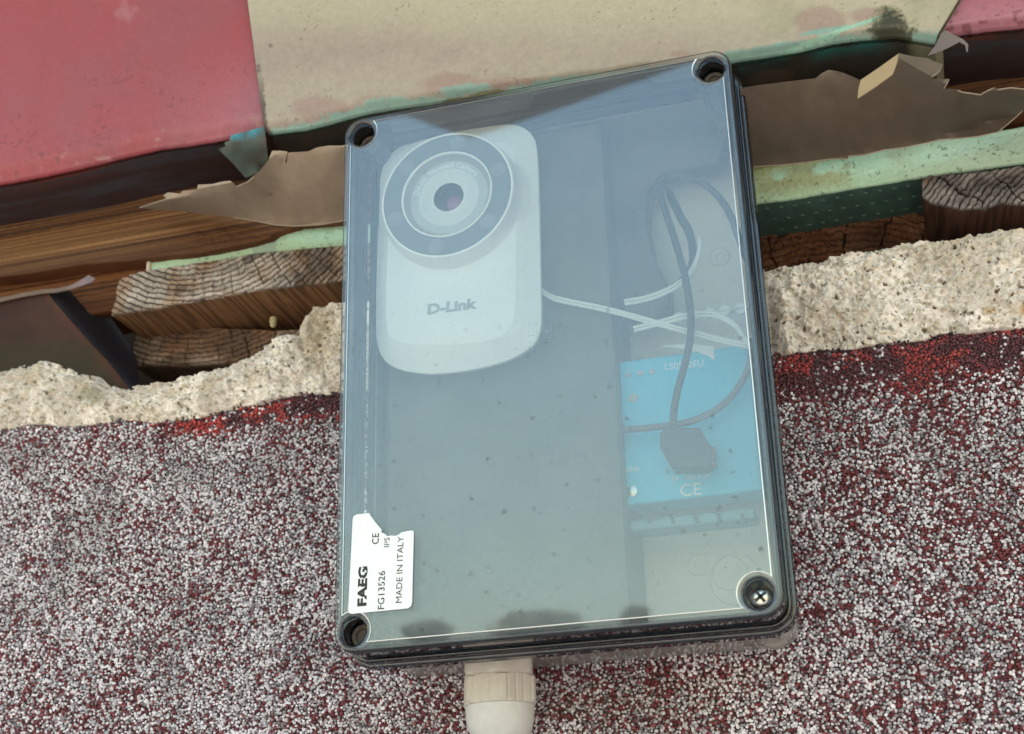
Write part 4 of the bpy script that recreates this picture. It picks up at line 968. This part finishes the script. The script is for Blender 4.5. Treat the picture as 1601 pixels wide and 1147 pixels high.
# charge controller
cc = thing('charge_controller', 'light blue solar charge controller with white print at lower right inside the box', 'controller')
YK = YF + .040
boxpx('blue_case', 955, 537, 1170, 792, YK, .016, M['blue'], cc, .0012)
a, b = pix(955, 835, YK + .004), pix(1180, 793, YK + .004)
tb = box('terminal_block', a[0], b[0], YK + .003, YK + .016, a[2], b[2] - .0003, M['term'], cc, .001)
for k in range(5):
    u0 = 1008 + 37 * k; q4 = [pix(u, v, YK + .003) for u, v in ((u0, 803), (u0 + 6, 802), (u0 + 12, 817), (u0 + 6, 818))]
    plate('terminal_slot', [[(p[0], p[2]) for p in q4][::-1]], YK + .0027, YK + .0032, .0001, M['seal'], tb, 1)
textpx('lettering', 'LS0512EU', (1040, 578), (1100, 572), YK - .0001, 11, M['wtext'], cc)
textpx('lettering', 'Controller', (938, 740), (1001, 736), YK - .0001, 9, M['wtext'], cc, bold=.01)
textpx('lettering', '5V', (1050, 752), (1062, 751), YK - .0001, 8, M['wtext'], cc, bold=.01)
textpx('lettering', 'Max. 1.2A', (1072, 750), (1110, 746), YK - .0001, 8, M['wtext'], cc, bold=.01)
textpx('lettering', 'CE', (1064, 776), (1097, 773), YK - .0001, 20, M['wtext'], cc)
for u, v, r in ((982, 586, .0013), (1001, 583, .0014), (1019, 581, .0014), (990, 622, .0022)):
    p = pix(u, v, YK); lathe('indicator', [(r, .0), (r * .8, -.0006), (.0001, -.0007)], (p[0], YK, p[2]), 'y', 24, M['letter'], cc)
p = pix(988, 768, YK); lathe('case_screw', [(.0026, 0), (.0024, -.0006), (.0012, -.0009), (.0001, -.0009)], (p[0], YK, p[2]), 'y', 24, M['steel'], cc)
# white arrow mark
pp = [pix(u, v, YK - .0001) for u, v in ((1030, 541), (1075, 537), (1116, 541), (1117, 563), (1106, 556), (1090, 550), (1060, 544))]
bm = bmesh.new(); bm.faces.new([bm.verts.new(tuple(q_)) for q_ in pp]); r_ = bmesh.ops.extrude_face_region(bm, geom=bm.faces[:])
for v in [g_ for g_ in r_['geom'] if isinstance(g_, bmesh.types.BMVert)]: v.co.y -= .0001
bm_obj('arrow_mark', bm, M['wtext'], cc)

# mounting rail with holes
pr0, pr1 = pix(1040, 500, YF + .058), pix(1172, 478, YF + .058)
mr_ = plate('mounting_rail', [[(pr0[0], pr0[2]), (pr1[0], pr0[2]), (pr1[0], pr1[2]), (pr0[0], pr1[2])]] + [circ(pr0[0] + .007 * k + .006, (pr0[2] + pr1[2]) / 2, .0022, 24) for k in range(5)], YF + .058, YF + .061, .0003, M['white'])
tag(mr_, 'short white perforated rail above the blue controller inside the box', 'rail')

# cables and the plug
ct = tubepx('usb_cable', [(1052, 668), (1054, 640), (1060, 608), (1070, 572), (1079, 530), (1080, 492), (1074, 448), (1064, 405), (1050, 360), (1036, 318), (1028, 292), (1038, 277), (1066, 275), (1098, 286), (1124, 308), (1142, 336), (1154, 368), (1168, 405), (1185, 450)], YF + .022, .0016, M['cable']); tag(ct, 'thick black cable looping up from the plug inside the box', 'cable')
ct = tubepx('usb_cable', [(1046, 300, .006), (1062, 335), (1078, 365), (1084, 400), (1078, 425), (1066, 440)], YF + .035, .0019, M['cable']); tag(ct, 'short thick black cable inside the upper loop of the longer one', 'cable')
ct = tubepx('signal_cable', [(950, 671, .01), (985, 671), (1030, 667), (1075, 660), (1110, 646), (1140, 624), (1162, 592), (1174, 560), (1176, 530)], YF + .033, .0015, M['gcable']); tag(ct, 'dark grey cable curving right across the blue controller', 'cable')
for nm, pl, lb in (('white_wire', [(846, 452, .002), (862, 462), (885, 468), (960, 484), (1050, 509), (1120, 527), (1168, 538)], 'long straight white twin wire leaving the camera rightwards'),
                   ('white_wire', [(976, 470), (1005, 465), (1040, 453), (1070, 434), (1087, 408), (1093, 385), (1094, 370)], 'short white twin wire curving up towards the black loop'),
                   ('white_wire', [(990, 512), (1030, 502), (1075, 491), (1115, 489), (1145, 503), (1163, 525), (1172, 540)], 'white twin wire arching over the top of the blue controller')):
    r = thing(nm, lb, 'wire', 'white wires inside the box')
    for off in (0, 5.4): tubepx('wire_strand', [(q_[0] + off * .2, q_[1] + off, *(q_[2:])) for q_ in pl], YF + .027, .00072, M['wcable'], r)
# usb plug
pl_ = thing('usb_plug', 'black plug with dull metal tip lying on the blue controller', 'plug')
Yp = YF + .024
pp = [(1031, 676), (1040, 668), (1062, 668), (1094, 668), (1104, 686), (1111, 695), (1112, 724), (1104, 731), (1050, 732), (1044, 722), (1032, 700)]
plate('plug_shell', [[(lambda q: (q[0], q[2]))(pix(u, v, Yp)) for u, v in pp][::-1]], Yp, Yp + .009, .0008, M['dark'], pl_, res=3)
boxpx('plug_tip', 1106.5, 697, 1117, 728, Yp + .002, .005, M['post'], pl_, .0003)

# ================================================================== OUT OF VIEW BUT REFLECTED IN THE LID
# the projecting corner of the eave above, seen mirrored in the top of the lid
def refl(u, v, z):
    p = pix(u, v, YF); d = ray(u, v); d = np.array([d[0], -d[1], d[2]]); t = (z - p[2]) / d[2]; return p + d * t
ZE = .95
cpt, lp_, rp_ = refl(737, 216, ZE), refl(634, 181, ZE), refl(985, 131, ZE)
print('eave', cpt, lp_, rp_)
def to_wall(a, b):
    d = b - a; t = (.16 - a[1]) / d[1]; return a + d * t
poly = [cpt, to_wall(cpt, lp_), to_wall(cpt, rp_)]
bm = bmesh.new()
lo = [bm.verts.new((p[0], p[1], ZE)) for p in poly]; hi = [bm.verts.new((p[0], p[1], ZE + .06)) for p in poly]
bm.faces.new(lo); bm.faces.new(hi[::-1])
for i in range(3): bm.faces.new((lo[i], lo[(i + 1) % 3], hi[(i + 1) % 3], hi[i]))
tag(bm_obj('eave', bm, M['eave']), 'brown boarded eave corner mirrored at the top of the smoked lid', 'eave')

# trees across the yard, mirrored along the bottom of the lid
def tree(u, v, wpx, hpx, dist, label, seed, hang=0):
    r = np.random.default_rng(seed)
    p = pix(u, v, YF); d = ray(u, v); d = np.array([d[0], -d[1], d[2]]); d /= np.linalg.norm(d)
    c = p + d * dist; s_ = dist / FPX; w, h = wpx * s_ / 2, hpx * s_ / 2
    t = thing('tree', label, 'tree', 'trees across the yard', (c[0], c[1], GROUND_Z))
    n = 2600; a = r.normal(size=(n, 3)); a /= np.linalg.norm(a, axis=1)[:, None]; a *= (r.random(n) ** .4)[:, None]
    lob = .75 + .5 * vn(a[:, 0] * 2.2 + seed, a[:, 1] * 2.2, a[:, 2] * 2.2, 5); a *= lob[:, None]
    P = a * np.array([w, w, h]) + np.array([0, 0, c[2] - GROUND_Z])
    V, F = [], []; sz = w * .07
    for q in P:
        x, y = r.normal(size=3), r.normal(size=3); x /= np.linalg.norm(x); y = np.cross(x, y); y /= np.linalg.norm(y); k = len(V); s2 = sz * (.6 + .8 * r.random())
        V += [q - x * s2, q - y * s2 * .6, q + x * s2, q + y * s2 * .6]; F.append((k, k + 1, k + 2, k + 3))
    mesh_obj('crown', V, F, M['leafg'], t)
    hh = c[2] - GROUND_Z
    tube('trunk', [(0, 0, 0), (.1, 0, hh * .4), (0, .1, hh * .9)], w * .08, M['bark'], t, taper=lambda q: 1.2 - .7 * q)
tree(668, 988, 84, 30, 32, 'low olive green tree mirrored at the lower left of the lid', 3)
tree(845, 984, 150, 48, 46, 'broad brownish tree mirrored in the lower middle of the lid', 5)
tree(995, 966, 54, 36, 38, 'narrow olive tree mirrored at the lower right of the lid', 8)
